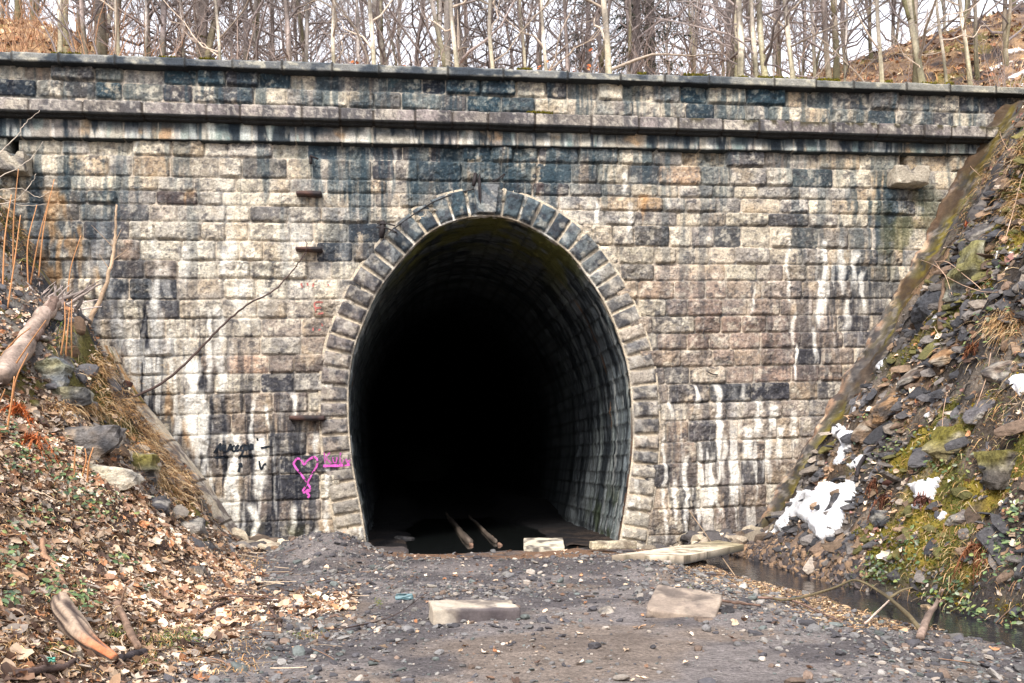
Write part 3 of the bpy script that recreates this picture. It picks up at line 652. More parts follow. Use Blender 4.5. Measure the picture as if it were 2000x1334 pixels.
for ln_ in [[(419, 885), (427, 874), (432, 867), (431, 880), (438, 869), (437, 881)], [(441, 869), (440, 881), (446, 880), (451, 868), (451, 880)], [(459, 870), (454, 874), (455, 881), (461, 880), (466, 870), (461, 875), (463, 881), (469, 878)],
                     [(476, 869), (471, 873), (471, 880), (477, 878), (479, 868), (474, 885), (466, 896)], [(482, 869), (481, 880), (486, 869), (486, 879)], [(491, 866), (490, 879)], [(494, 867), (494, 879)], [(510, 875), (518, 874), (527, 872)], [(483, 864), (484, 866)], [(503, 856), (504, 861)],
                     [(419, 893), (432, 893), (446, 892)], [(472, 891), (484, 891), (495, 890)], [(466, 905), (472, 912), (470, 905), (466, 922)], [(507, 900), (509, 912), (512, 916), (516, 908), (521, 906)], [(439, 861), (437, 864)]]:
    strokes("graffiti", [ln_], BK, .036)["label"] = "black sprayed stroke"
RD = rgb(182, 112, 104)
strokes("graffiti", [[(632, 592), (616, 593), (617, 602), (628, 602)], [(617, 602), (618, 613), (632, 612)]], RD, .03)["label"] = "faint red letter"
for ln_ in [[(588, 553), (590, 562)], [(600, 552), (601, 558)], [(612, 553), (611, 560)], [(640, 556), (645, 558)], [(612, 640), (611, 646)], [(628, 632), (630, 637)], [(622, 645), (626, 643)]]:
    strokes("graffiti", [ln_], RD, .028)["label"] = "faint red dab"
# ================================================================== ground
def sfp(d, k): return k * np.log1p(np.exp(np.clip(np.asarray(d) / k, -40, 40)))
def ip(y, t): a = np.array(t, float); return np.interp(y, a[:, 0], a[:, 1])
def xL(y): return ip(y, [(-40, -3.4), (-18, -3.2), (-10, -3.55), (-7.4, -3.7), (-5.5, -4.0), (-3, -4.35), (0, -4.62)])
def sL(y): return ip(y, [(-40, .4), (-14, .42), (-9, .48), (-6.5, .72), (-4.5, 1.0), (-3.0, 1.25), (-1.5, 1.45), (0, 1.55)])
def xR(y): return ip(y, [(-40, 5.6), (-18, 5.2), (-12, 4.75), (-10, 4.35), (-8, 4.1), (-5.5, 3.98), (-3.2, 4.15), (-2, 4.7), (0, 5.12)])
def xC(y): return ip(y, [(-40, 5.0), (-18, 4.6), (-12, 4.25), (-9, 3.9), (-7.6, 3.78), (-5.5, 3.52), (-3, 3.58), (-1.5, 3.5), (-.6, 3.1), (0, 2.8)])
def T(x, y):
    x = np.asarray(x, float); y = np.asarray(y, float)
    z = .10 * (fbm(x * .7, y * .7, 61, 3) - .5) + .05 * (fbm(x * 3, y * 3, 62, 3) - .5)
    z += .05 * np.exp(-((y + 3.8) / .8) ** 2) * ss(-2.6, -1, x) * ss(3.4, 2.0, x)
    z += .46 * np.exp(-((x + 2.95) / .75) ** 2 - ((y + 2.1) / 1.15) ** 2) * (.8 + .4 * fbm(x * 3, y * 3, 63, 3))
    z += .07 * np.exp(-((x - 1.5) / .7) ** 2 - ((y + 4.9) / .8) ** 2)
    z -= .13 * ss(1.5, 3.1, x) * ss(-2.2, -3.6, y)
    z -= .05 * ss(-4.4, -5.4, y) * ss(-8.5, -7.0, y) * ss(2, 0, np.abs(x - .3))
    z -= .05 * ss(-3.0, -1.6, y) * ss(3.4, 2.8, np.abs(x)) + .40 * ss(-1.35, -.75, y + .25 * (fbm(x * 1.4, y, 64, 2) - .5)) * ss(-1.75, -1.2, x) * ss(1.55, 1.2, x)
    z -= .22 * ss(-1.6, -.5, y) * ss(1.2, 1.7, x) * ss(3.6, 3.0, x)
    dc = np.abs(x - xC(y) - .14 * (fbm(y * .9, y * 0, 65, 2) - .5)) + .22 * (fbm(x * 2.2, y * 2.2, 60, 3) - .5)
    z -= .30 * ss(.62, .32, dc)
    n1 = fbm(x * .9, y * .9, 66, 4) - .5; n2 = fbm(x * 2.6, y * 2.6, 67, 4) - .5
    # left bank
    d = xL(y) - x + .5 * n1 * ss(0, -1.2, y)
    h = sL(y) * sfp(d, .18)
    steep = ss(-5.2, -3.2, y)
    rk = steep * ss(.25, .8, d)
    led = (h + 0.35 * y) / .55 + 1.3 * fbm(x * .8, y * .8, 68, 3)
    h += rk * (.30 * ((led - np.floor(led)) - .5) * .9 + .55 * n2 + .3 * n1) * ss(0, -.8, y)
    h += (1 - steep) * ss(.1, .8, d) * .22 * n2
    h += .75 * np.exp(-((x + 6.55) / .55) ** 2 - ((y + 2.6) / .7) ** 2)
    # right bank
    e = x - xR(y) + .55 * n1 * ss(0, -1.5, y)
    g = ip(y, [(-40, 1.1), (-14, 1.25), (-8, 1.5), (-3, 1.55), (0, 1.6)]) * sfp(e, .16)
    w = (y + .55 * g) / .62 + .9 * fbm(x * .7, y * .7, 69, 3)
    fr = w - np.floor(w)
    g += ss(.15, .9, e) * ss(0, -1.1, y) * (.30 * (fr - .5) + .42 * n2 + .5 * n1)
    w2 = (y + .5 * g) / .21 + 1.2 * fbm(x * 1.7, y * 1.7, 70, 3); g += ss(.2, .7, e) * ss(0, -.9, y) * .10 * ((w2 - np.floor(w2)) - .5)
    g += ss(.3, 1, e) * .16 * (fbm(x * 7, y * 7, 71, 3) - .5)
    cap = lambda q: 9.6 - sfp(9.6 - q, .5)
    z = z + cap(h) + cap(g)
    z -= .18 * ss(-1.9, -1.5, y) * ss(.2, .6, e)
    z -= .22 * ss(-1.1, -.65, y) * ss(.1, .5, d)
    return z
def axis(lo, hi, step, ext, k=14):
    c = np.arange(lo, hi + 1e-6, step); e = np.cumsum(np.linspace(step * 2, step * 2 + 2 * (ext) / k, k)); e *= ext / e[-1]
    return c, e
cx_, ex_ = axis(-10.6, 11.2, .036, 40); xs = np.concatenate([cx_[0] - ex_[::-1], cx_, cx_[-1] + ex_])
cy_, ey_ = axis(-14.4, .06, .036, 40); ys = np.concatenate([cy_[0] - ey_[::-1], cy_])
X, Y = np.meshgrid(xs, ys, indexing='ij'); Z = T(X, Y)
GZ_ = Z
def TG(x, y):
    """height read back from the ground sheet"""
    i = np.clip(np.searchsorted(xs, x) - 1, 0, len(xs) - 2); j = np.clip(np.searchsorted(ys, y) - 1, 0, len(ys) - 2)
    u = np.clip((x - xs[i]) / (xs[i + 1] - xs[i]), 0, 1); v = np.clip((y - ys[j]) / (ys[j + 1] - ys[j]), 0, 1)
    return (GZ_[i, j] * (1 - u) + GZ_[i + 1, j] * u) * (1 - v) + (GZ_[i, j + 1] * (1 - u) + GZ_[i + 1, j + 1] * u) * v
def tn(x, y, e=.06):
    nx = -(TG(x + e, y) - TG(x - e, y)) / (2 * e); ny = -(TG(x, y + e) - TG(x, y - e)) / (2 * e)
    n = np.stack([nx, ny, np.ones_like(nx)], -1); return n / np.linalg.norm(n, axis=-1, keepdims=True)
def hit(px, py, tmin=4.0, tmax=30.0, dt=.04):
    """where the sight line through a photo pixel meets the ground"""
    px = np.atleast_1d(np.asarray(px, float)); py = np.atleast_1d(np.asarray(py, float))
    d = ray(px, py); out = np.full(px.shape, np.nan); done = np.zeros(px.shape, bool); prev = np.full(px.shape, 1.0)
    for t in np.arange(tmin, tmax, dt):
        p = CAM + t * d; q = p[:, 2] - TG(p[:, 0], p[:, 1]); m = (q < 0) & ~done
        out[m] = t - dt * (-q[m]) / np.maximum(prev[m] - q[m], 1e-6); done |= m; prev = q
        if done.all(): break
    out = np.where(np.isnan(out), tmax, out)
    p = CAM + out[:, None] * d; p[:, 1] = np.minimum(p[:, 1], -.05); return p

EARTH = rgb(98, 92, 92)
def ground_color(X, Y, Z):
    d = xL(Y) - X; e = X - xR(Y)
    n = tn(X, Y, .05)[..., 2]
    C = mix(np.broadcast_to(rgb(130, 123, 121), X.shape + (3,)), rgb(96, 91, 92), ss(.42, .62, fbm(X * 1.3, Y * 1.3, 81, 4)))
    C = mix(C, rgb(138, 122, 108), ss(.52, .68, fbm(X * .8 + 5, Y * .8, 82, 4)) * .6)
    wet = ss(-4.8, -3.6, Y) * ss(3.2, 2.0, np.abs(X)); C = mix(C, rgb(78, 72, 74), wet * .5)
    C = mix(C, rgb(136, 106, 84), ss(-3.8, -3.0, Y) * ss(-.6, -1.3, Y) * ss(-2.6, -1.8, X) * ss(3.4, 2.4, X) * ss(.3, .55, fbm(X * 2, Y * 2, 83, 4)) * .9)
    C = mix(C, rgb(160, 134, 106), ss(-3.6, -4.6, Y) * ss(-9.5, -7, Y) * np.exp(-((X - xC(Y) + .95) / .34) ** 2) * ss(.35, .55, fbm(X * 2.5, Y * 2.5, 84, 3)) * .9)
    C = mix(C, rgb(48, 44, 46), ss(.75, .4, np.abs(X - xC(Y))) * .75)
    # left: leaf mould and rock
    rock = ss(-4.8, -3.4, Y) * ss(.84, .60, n)
    L = mix(np.broadcast_to(rgb(122, 98, 80), X.shape + (3,)), rgb(76, 62, 56), ss(.45, .6, fbm(X * 2, Y * 2, 85, 4)))
    RK = mix(np.broadcast_to(rgb(122, 116, 112), X.shape + (3,)), rgb(66, 66, 70), ss(.42, .6, fbm(X * 1.8, Y * 1.8 + Z * 2, 86, 4)))
    RK = mix(RK, rgb(178, 170, 156), ss(.55, .68, fbm(X * 3 + Z, Y * 3 + Z, 87, 3)) * .6)
    L = mix(L, RK, rock)
    L = mix(L, rgb(94, 88, 38), ss(.55, .66, fbm(X * 1.6, Y * 1.6 + Z, 88, 4)) * ss(-6, -4, Y) * .8)
    C = mix(C, L, ss(-.05, .35, d))
    # right: slate, moss, clay
    R_ = mix(np.broadcast_to(rgb(120, 110, 100), X.shape + (3,)), rgb(72, 67, 64), ss(.42, .58, fbm(X * 1.6, Y * 1.6 + Z, 91, 4)))
    R_ = mix(R_, rgb(146, 116, 88), ss(.54, .66, fbm(X * 1.1 + 4, Y * 1.4 + Z * .6, 92, 4)) * .75)
    R_ = mix(R_, rgb(56, 48, 42), ss(.5, .62, fbm(X * 3, Y * 3 + Z, 93, 3)) * .6)
    mo = ss(.46, .58, fbm(X * 1.3 + 9, Y * 1.3 + Z * .8, 94, 4)) * ss(-2.2, -4.5, Y) * .85
    R_ = mix(R_, mix(np.broadcast_to(rgb(92, 94, 40), X.shape + (3,)), rgb(138, 122, 46), ss(.4, .6, fbm(X * 4, Y * 4 + Z, 95, 3))), mo)
    hi = ss(5.5, 7, Z); R_ = mix(R_, rgb(150, 122, 94), hi * ss(.4, .55, fbm(X * 3, Y * 3, 96, 3)) * .6)
    C = mix(C, R_, ss(0, .3, e))
    return C
C = ground_color(X, Y, Z)
tag(mesh_obj("ground", np.stack([X, Y, Z], -1), grid_faces(len(xs), len(ys)), M_EARTH, C), kind="structure")

# floor of the tunnel
xs2 = np.linspace(-3.4, 3.6, 90); ys2 = np.concatenate([np.linspace(.05, 8, 110), np.linspace(8.3, 60, 50)])
X, Y = np.meshgrid(xs2, ys2, indexing='ij')
Xc = X
Z = -.46 + .40 * ss(.95, 1.7, np.abs(Xc + .15) + .5 * (fbm(Xc * 1.1, Y * .8, 33, 3) - .5)) + .12 * (fbm(X * 2.5, Y * 2.5, 31, 4) - .5) + .42 * ss(6, 11, Y)
C = mix(np.broadcast_to(rgb(72, 62, 56), X.shape + (3,)), rgb(36, 34, 36), ss(.4, .6, fbm(X * 2, Y * 2, 32, 4)))
C = mix(C, rgb(24, 24, 27), ss(1, 6, Y))  # floor colour also sinks to near black inwards, painted dimness
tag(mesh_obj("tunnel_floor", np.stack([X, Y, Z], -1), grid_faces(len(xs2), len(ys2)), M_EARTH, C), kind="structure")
# hill behind the portal
def HZ(x, y):
    yy = np.maximum(y - .6, 0)
    cr = .20 + .28 * ss(2.5, 8.2, x) + .036 * np.clip(x - 10, 0, 14)
    cl = .46 * ss(-5.5, -10.5, x) + .02 * np.clip(-10.5 - x, 0, 14)
    gr = 10.5 - sfp(10.5 - yy, 1.2); gl = 6 - sfp(6 - yy, .8)
    z = 8.42 + cr * gr + cl * gl + .10 * (fbm(x * 1.3, y * 1.3, 41, 4) - .5) * ss(0, 1.5, yy) * 4
    return z + .02 * np.clip(yy - 12, 0, None)
xs3 = np.concatenate([np.linspace(-90, -24, 24), np.arange(-23.5, 27, .14), np.linspace(28, 90, 24)]); ys3 = np.concatenate([np.arange(.55, 16, .12), np.linspace(16.5, 90, 60)])
X, Y = np.meshgrid(xs3, ys3, indexing='ij'); Z = HZ(X, Y)
C = mix(np.broadcast_to(rgb(150, 124, 102), X.shape + (3,)), rgb(104, 84, 72), ss(.42, .58, fbm(X * 1.4, Y * 1.4, 51, 4)))
C = mix(C, rgb(196, 160, 120), ss(.5, .62, fbm(X * 3, Y * 3, 52, 4)) * .7)
C = mix(C, rgb(74, 66, 66), ss(.45, .6, fbm(X * 1.1, Y * 1.1, 53, 4)) * ss(9, 13, X) * .9)
C = mix(C, rgb(140, 132, 66), ss(.6, .7, fbm(X * .9, Y * .9, 54, 4)) * .6)
tag(mesh_obj("hillside", np.stack([X, Y, Z], -1), grid_faces(len(xs3), len(ys3)), M_EARTH, C), kind="structure")

# water
def water(name, x0, x1, y0, y1, z, mat):
    V = [(x0, y0, z), (x1, y0, z), (x1, y1, z), (x0, y1, z)]
    return tag(mesh_obj(name, V, np.array([[0, 1, 2, 3]]), mat), kind="structure")
water("pool_water", -2.4, 2.45, -1.7, 30, -.105, M_POOL)
ycr = np.linspace(-40, -.25, 120); wv = np.linspace(-1.15, 1.15, 9)
Xw = xC(ycr)[:, None] + wv; Yw = ycr[:, None] + 0 * wv; Zw = np.full(Xw.shape, -.155)
tag(mesh_obj("creek_water", np.stack([Xw, Yw, Zw], -1), grid_faces(120, 9), M_CREEK), kind="structure")

# ---- drainage gutter (right) and raking kerb (left) along the banks
def raking(name, pts, prof, colf, mat, seed, amp):
    """strip laid on the bank against the wall; prof = [(distance from wall, lift)]"""
    P = spline(np.array(pts, float), 400); P = P[:, :]
    pr = np.array(prof, float); v = np.linspace(0, 1, 60); cs = np.linspace(0, 1, len(pr)); a = np.interp(v, cs, pr[:, 0]); b = np.interp(v, cs, pr[:, 1])
    t = np.gradient(P, axis=0); t /= np.linalg.norm(t, axis=1, keepdims=True); nrm = np.stack([-t[:, 1], t[:, 0]], 1); nrm *= np.sign(nrm[:, 1:2])
    s = np.concatenate([[0], np.cumsum(np.linalg.norm(np.diff(P, axis=0), axis=1))])
    S, A = np.meshgrid(s, a, indexing='ij')
    h = b[None] + amp * 2 * (fbm(S * 3, A * 3, seed, 5, .55) - .5)
    X = P[:, 0:1] + nrm[:, 0:1] * h; Z = P[:, 1:2] + nrm[:, 1:2] * h; Y = -A + .03 * (fbm(S * 4, A * 4, seed + 3, 3) - .5)
    C = colf(S, A, h, X, Z)
    o = mesh_obj(name, np.stack([X, Y, Z], -1), grid_faces(len(s), 60), mat, C.reshape(-1, 3)); return o
def col_gutter(S, A, h, X, Z):
    C = mix(np.broadcast_to(rgb(88, 84, 82), X.shape + (3,)), rgb(52, 50, 52), ss(.42, .6, fbm(S * 2, A * 3, 5, 4)))
    C = mix(C, rgb(150, 122, 104), ss(.24, .12, A) * ss(.35, .55, fbm(S * 5, A * 8, 6, 4)))
    C = mix(C, rgb(208, 184, 158), ss(.26, .1, A) * ss(.52, .64, fbm(S * 6, A * 9, 7, 3)) * .8)
    mo = np.exp(-((A - .58) / .30) ** 2) * ss(.36, .56, fbm(S * .9, A * 3, 8, 4)); C = mix(C, rgb(92, 78, 30), np.clip(mo * 1.1, 0, .95))
    C = mix(C, rgb(124, 112, 42), np.exp(-((A - .5) / .2) ** 2) * ss(.52, .64, fbm(S * 1.1 + 3, A * 3, 9, 4)) * .9)
    C = mix(C, rgb(108, 100, 54), np.exp(-((A - 1.3) / .10) ** 2) * ss(.5, .62, fbm(S * 1.5, A, 10, 3)) * .6)
    C = mix(C, rgb(58, 56, 58), ss(.5, .6, fbm(S * 5, A * 6, 12, 5, .65)) * .7); C = mix(C, rgb(150, 142, 134), ss(.56, .66, fbm(S * 7, A * 8, 13, 4, .65)) * .5)
    C = mix(C, rgb(66, 50, 36), ss(.5, .62, fbm(S * 1.4 + 7, A * 2, 11, 4)) * ss(1, .3, A) * .7)
    return C
pa = [(5.05, -.05)] + [tuple(float(q) for q in W(px, py)) for px, py in [(1490, 1030), (1600, 845), (1700, 680), (1800, 510), (1882, 345), (1960, 215)]]
tag(raking("drainage_gutter", pa, [(-.02, .10), (.05, .16), (.18, .12), (.30, .03), (.65, 0), (1.15, .02), (1.28, .07), (1.40, .08), (1.48, .0), (1.52, -.25)], col_gutter, M_CONC, 77, .10),
    "mossy sloping drainage gutter climbing against the wall beside the rocky bank", "gutter")
def col_kerb(S, A, h, X, Z):
    C = mix(np.broadcast_to(rgb(208, 194, 172), X.shape + (3,)), rgb(128, 118, 112), ss(.45, .62, fbm(S * 2.5, A * 4, 5, 4)))
    C = mix(C, ORANGE, ss(.56, .68, fbm(S * 2 + 4, A * 4, 6, 4)) * .75)
    C = mix(C, rgb(226, 218, 202), ss(.55, .66, fbm(S * 6, A * 7, 7, 3)) * .6)
    C = mix(C, rgb(66, 58, 52), ss(.035, .01, np.minimum(S % .85, .85 - S % .85)) * .85)
    return mix(C, rgb(100, 92, 40), ss(.6, .7, fbm(S * 1.4, A * 3, 8, 4)) * ss(1, 3, Z) * .8)
pb = [tuple(float(q) for q in W(px, py)) for px, py in [(487, 1102), (425, 1010), (360, 915), (250, 775), (205, 690)]]
tag(raking("raking_kerb", pb, [(-.02, .02), (.02, .16), (.10, .21), (.30, .20), (.58, .17), (.68, .08), (.70, -.3)], col_kerb, M_STONE, 78, .025),
    "pale lichen-stained sloping stone kerb against the wall beside the leafy bank", "kerb")

# ================================================================== scatter
import bmesh
def ico(sub):
    b = bmesh.new(); bmesh.ops.create_icosphere(b, subdivisions=sub, radius=1); b.verts.ensure_lookup_table()
    V = np.array([v.co[:] for v in b.verts]); F_ = np.array([[v.index for v in f.verts] for f in b.faces]); b.free(); return V, F_
ICO = {k: ico(k) for k in (1, 2, 3, 4)}
def rock_tpl(rng, sub, npl=11, lo=.62, hi=1.0, rough=.0):
    D, F_ = ICO[sub]; n = rng.normal(size=(npl, 3)); n /= np.linalg.norm(n, axis=1, keepdims=True)
    n = np.vstack([n, np.eye(3), -np.eye(3)]); h = lo + (hi - lo) * rng.random(len(n))
    dn = D @ n.T; r = np.where(dn > .05, h / np.maximum(dn, .05), 9).min(1); r = np.minimum(r, 1.35)
    if rough: r = r * (1 + rough * 2 * (fbm(D[:, 0] * 3 + D[:, 2] * 2.3 + 9, D[:, 1] * 3 - D[:, 2] * 2.1, int(rng.integers(99)), 4) - .5))
    return D * r[:, None], F_
def frames(n, yaw, tilt=None):
    """rotation with z axis = n and a spin"""
    a = np.stack([np.cos(yaw), np.sin(yaw), np.zeros_like(yaw)], -1); a = a - n * (a * n).sum(-1, keepdims=True); a /= np.linalg.norm(a, axis=-1, keepdims=True) + 1e-9
    b = np.cross(n, a); return np.stack([a, b, n], -1)      # columns
def in_view(x, y, z, m=70):
    px, py, zc = proj(np.stack([x, y, z], -1)); return (px > -m) & (px < 2000 + m) & (py < 1334 + m * 1.5) & (py > -60) & (zc > 4)
def jit_n(n, rng, s):
    n = n + rng.normal(size=n.shape) * s; return n / np.linalg.norm(n, axis=-1, keepdims=True)
def scatter(name, tpls, P, Nn, S, Cc, mat, rng, smooth=False, yaw=None, vcol=None, kind="stuff", parent=None):
    """P (n,3), Nn (n,3), S (n,3) sizes, Cc (n,3)"""
    sp = Soup(); n = len(P); yaw = rng.random(n) * 2 * math.pi if yaw is None else yaw
    Rm = frames(Nn, yaw); k = rng.integers(len(tpls), size=n)
    for i, (V, F_) in enumerate(tpls):
        m = np.where(k == i)[0]
        if not len(m): continue
        Q = np.einsum('nij,nvj->nvi', Rm[m], V[None] * S[m][:, None, :]) + P[m][:, None, :]
        c = np.repeat(Cc[m][:, None, :], len(V), 1)
        if vcol is not None: c = c * vcol(V)[None, :, None]
        Fq = (F_[None] + (np.arange(len(m)) * len(V))[:, None, None]).reshape(-1, F_.shape[1])
        sp.add(Q.reshape(-1, 3), Fq, c.reshape(-1, 3))
    o = sp.build(name, mat, parent, smooth); return tag(o, kind=kind)
def pick(rng, n, pal, w):
    pal = np.array(pal); k = rng.choice(len(pal), size=n, p=np.array(w) / sum(w)); return pal[k] * (.82 + .36 * rng.random((n, 1)))
SLATE = [rgb(116, 114, 114), rgb(84, 82, 86), rgb(142, 138, 134), rgb(170, 160, 150), rgb(128, 110, 98), rgb(196, 186, 174), rgb(104, 110, 108)]

rng = np.random.default_rng(21)
tp1 = [rock_tpl(rng, 1, 6) for _ in range(10)]; tp2 = [rock_tpl(rng, 2, 9, .55) for _ in range(14)]; tp3 = [rock_tpl(rng, 3, 10, .5, rough=.05) for _ in range(8)]
# gravel on the track
def gravel():
    n = 90000; x = rng.uniform(-4.2, 4.3, n); y = rng.uniform(-13.5, -.9, n)
    dens = .2 + .7 * ss(.48, .68, fbm(x * .9, y * .9, 301, 3)) * .4
    dens += 1.3 * np.exp(-((x - 2.2) / .6) ** 2) * ss(-9, -7, y) * ss(-3, -4.0, y)
    dens += .45 * np.exp(-((x + 2.6) / .8) ** 2) * ss(-7.0, -9, y) + .6 * np.exp(-((x - 2.7) / 1.0) ** 2) * ss(-7.0, -8.5, y)
    dens += .6 * np.exp(-((x + .9) / .8) ** 2 - ((y + 6.6) / .9) ** 2) + .5 * np.exp(-((x + 2.7) / 1.2) ** 2 - ((y + 3) / 1.6) ** 2)
    dens *= 1 - .85 * ss(-3.4, -2.8, y) * ss(-2.3, -1.7, x)
    dens *= ss(-.15, -.6, np.abs(x - xC(y)) * -1) * ss(.15, -.25, xL(y) - x)
    dens *= np.where(np.exp(-((x - .5) / .55) ** 2) * ss(-7.8, -9, y) > .4, .35, 1)
    m = (rng.random(n) < dens * .55) & in_view(x, y, 0 * x); x = x[m]; y = y[m]; n = len(x)
    s = np.clip(.0085 * np.exp(rng.normal(0, .75, n)) + .003, .005, .065)
    P = np.stack([x, y, TG(x, y) + s * .25], -1); S = np.stack([s * rng.uniform(.9, 1.6, n), s, s * rng.uniform(.35, .8, n)], -1)
    big = s > .018
    Cc = pick(rng, n, SLATE, [4, 5, 3.2, .9, 2.0, .15, 1.6]) * .92; Nn = jit_n(tn(x, y), rng, .28)
    for nm, mm, tp in (("gravel", ~big, tp1), ("gravel", big, tp2)):
        scatter(nm, tp, P[mm], Nn[mm], S[mm], Cc[mm], M_CHIP, rng)
gravel()
# slabs and rubble of the right bank
def scree():
    n = 80000; x = rng.uniform(3.9, 10.8, n); y = rng.uniform(-12.5, -.7, n); e = x - xR(y)
    dens = (.25 + .9 * ss(.42, .6, fbm(x * .9, y * .9 + 3, 311, 3))) * ss(.0, .25, e) * ss(-.9, -1.5, y)
    z = TG(x, y); m = (rng.random(n) < dens * .42) & in_view(x, y, z); x, y, z = x[m], y[m], z[m]; n = len(x)
    s = np.clip(.032 * np.exp(rng.normal(0, .75, n)), .011, .17)
    Nn = tn(x, y, .15); st = np.array([.45, -.62, .64]); Nn = jit_n(Nn * .6 + st * .75, rng, .15)
    P = np.stack([x, y, z], -1) + Nn * (s * .12)[:, None]
    S = np.stack([s * rng.uniform(1.2, 2.6, n), s * rng.uniform(.6, 1.1, n), s * rng.uniform(.16, .42, n)], -1)
    yaw = np.arctan2(.5, .8) + rng.normal(0, .4, n)
    Cc = pick(rng, n, [rgb(84, 82, 84), rgb(62, 62, 66), rgb(112, 106, 102), rgb(136, 114, 94), rgb(112, 94, 80), rgb(160, 148, 136)], [4, 3, 3, 1.4, 2, .8])
    mz = fbm(x * 1.3 + 9, y * 1.3 + z * .8, 94, 4); Cc = mix(Cc, rgb(104, 100, 48), (mz > .56) * (rng.random(n) > .45) * .75)
    bg_ = s > .07
    scatter("scree", tp2, P[~bg_], Nn[~bg_], S[~bg_], Cc[~bg_], M_CHIP, rng, yaw=yaw[~bg_]); scatter("scree", tp3, P[bg_], Nn[bg_], S[bg_], Cc[bg_], M_ROCK, rng, yaw=yaw[bg_])
    # brown rubble heap below the snow
    n = 3000; q = hit(rng.uniform(1425, 1690, n * 2), rng.uniform(1030, 1150, n * 2)); px, py, _ = proj(q)
    m = (py > 1040 + .14 * np.abs(px - 1500) + 18 * (fbm(px * .02, py * .02, 5, 2) - .5)) & (py < 1085 + (px - 1430) * .33) & (q[:, 1] < -.8)
    q = q[m]; n = len(q); s = np.clip(.028 * np.exp(rng.normal(0, .45, n)), .012, .075)
    Nn = jit_n(tn(q[:, 0], q[:, 1], .15), rng, .5)
    scatter("rubble", tp2, q + Nn * (s * .3)[:, None], Nn, np.stack([s * 1.3, s, s * .6], -1), pick(rng, n, [rgb(136, 112, 90), rgb(106, 90, 78), rgb(84, 76, 74), rgb(164, 134, 106), rgb(66, 62, 64)], [2.5, 3, 3, .8, 2.5]), M_CHIP, rng)
scree()
# debris at the foot of the wall, left outcrop stones
def footing():
    n = 700; x = np.concatenate([rng.uniform(2.3, 5.0, 450), rng.uniform(-4.6, -2.4, 250)]); y = -np.abs(rng.normal(0, .5, n)) - .12
    s = np.clip(.06 * np.exp(rng.normal(0, .6, n)), .02, .2); Nn = jit_n(tn(x, y), rng, .4); z = np.maximum(TG(x, y), -.25)
    scatter("rubble", tp2, np.stack([x, y, z + s * .2], -1), Nn, np.stack([s * 1.4, s, s * .7], -1), pick(rng, n, [rgb(150, 138, 122), rgb(84, 80, 80), rgb(196, 182, 160), rgb(110, 96, 84)], [2, 3, 1.3, 2]), M_CHIP, rng)
    n = 1700; x = rng.uniform(-9.5, -4.2, n); y = rng.uniform(-5, -.95, n); z = TG(x, y); m = in_view(x, y, z) & (rng.random(n) < ss(-5, -3.5, y) * .7 + .12); x, y, z = x[m], y[m], z[m]; n = len(x)
    s = np.clip(.036 * np.exp(rng.normal(0, .7, n)), .012, .13); Nn = jit_n(tn(x, y, .15), rng, .35)
    scatter("scree", tp2, np.stack([x, y, z], -1) + Nn * (s * .1)[:, None], Nn, np.stack([s * 1.5, s, s * .55], -1), pick(rng, n, [rgb(120, 114, 110), rgb(84, 82, 84), rgb(160, 150, 138), rgb(104, 84, 68)], [3, 3, 1.5, 2]), M_CHIP, rng)
footing()

# leaf litter
def leaf_tpl(rng, lobes=5, curl=.35):
    a = np.linspace(0, 2 * math.pi, 11)[:-1]
    r = .62 + .38 * np.abs(np.cos(lobes * a / 2)) ** .7 + .1 * rng.normal(size=10); x = r * np.cos(a); y = r * np.sin(a) * .72
    z = curl * (x ** 2 * rng.uniform(-.3, 1) + y ** 2 * rng.uniform(.3, 1.6)) + .12 * rng.normal(size=10)
    V = np.vstack([np.stack([x, y, z], 1), [[0, 0, -.02]]]); F_ = np.array([[i, (i + 1) % 10, 10] for i in range(10)]); return V, F_
lt = [leaf_tpl(rng, rng.choice([2, 3, 5, 5]), rng.uniform(.2, .6)) for _ in range(14)]
LV = [rgb(206, 180, 154), rgb(178, 146, 118), rgb(224, 206, 186), rgb(140, 110, 90), rgb(98, 78, 68), rgb(184, 130, 94), rgb(170, 156, 144)]
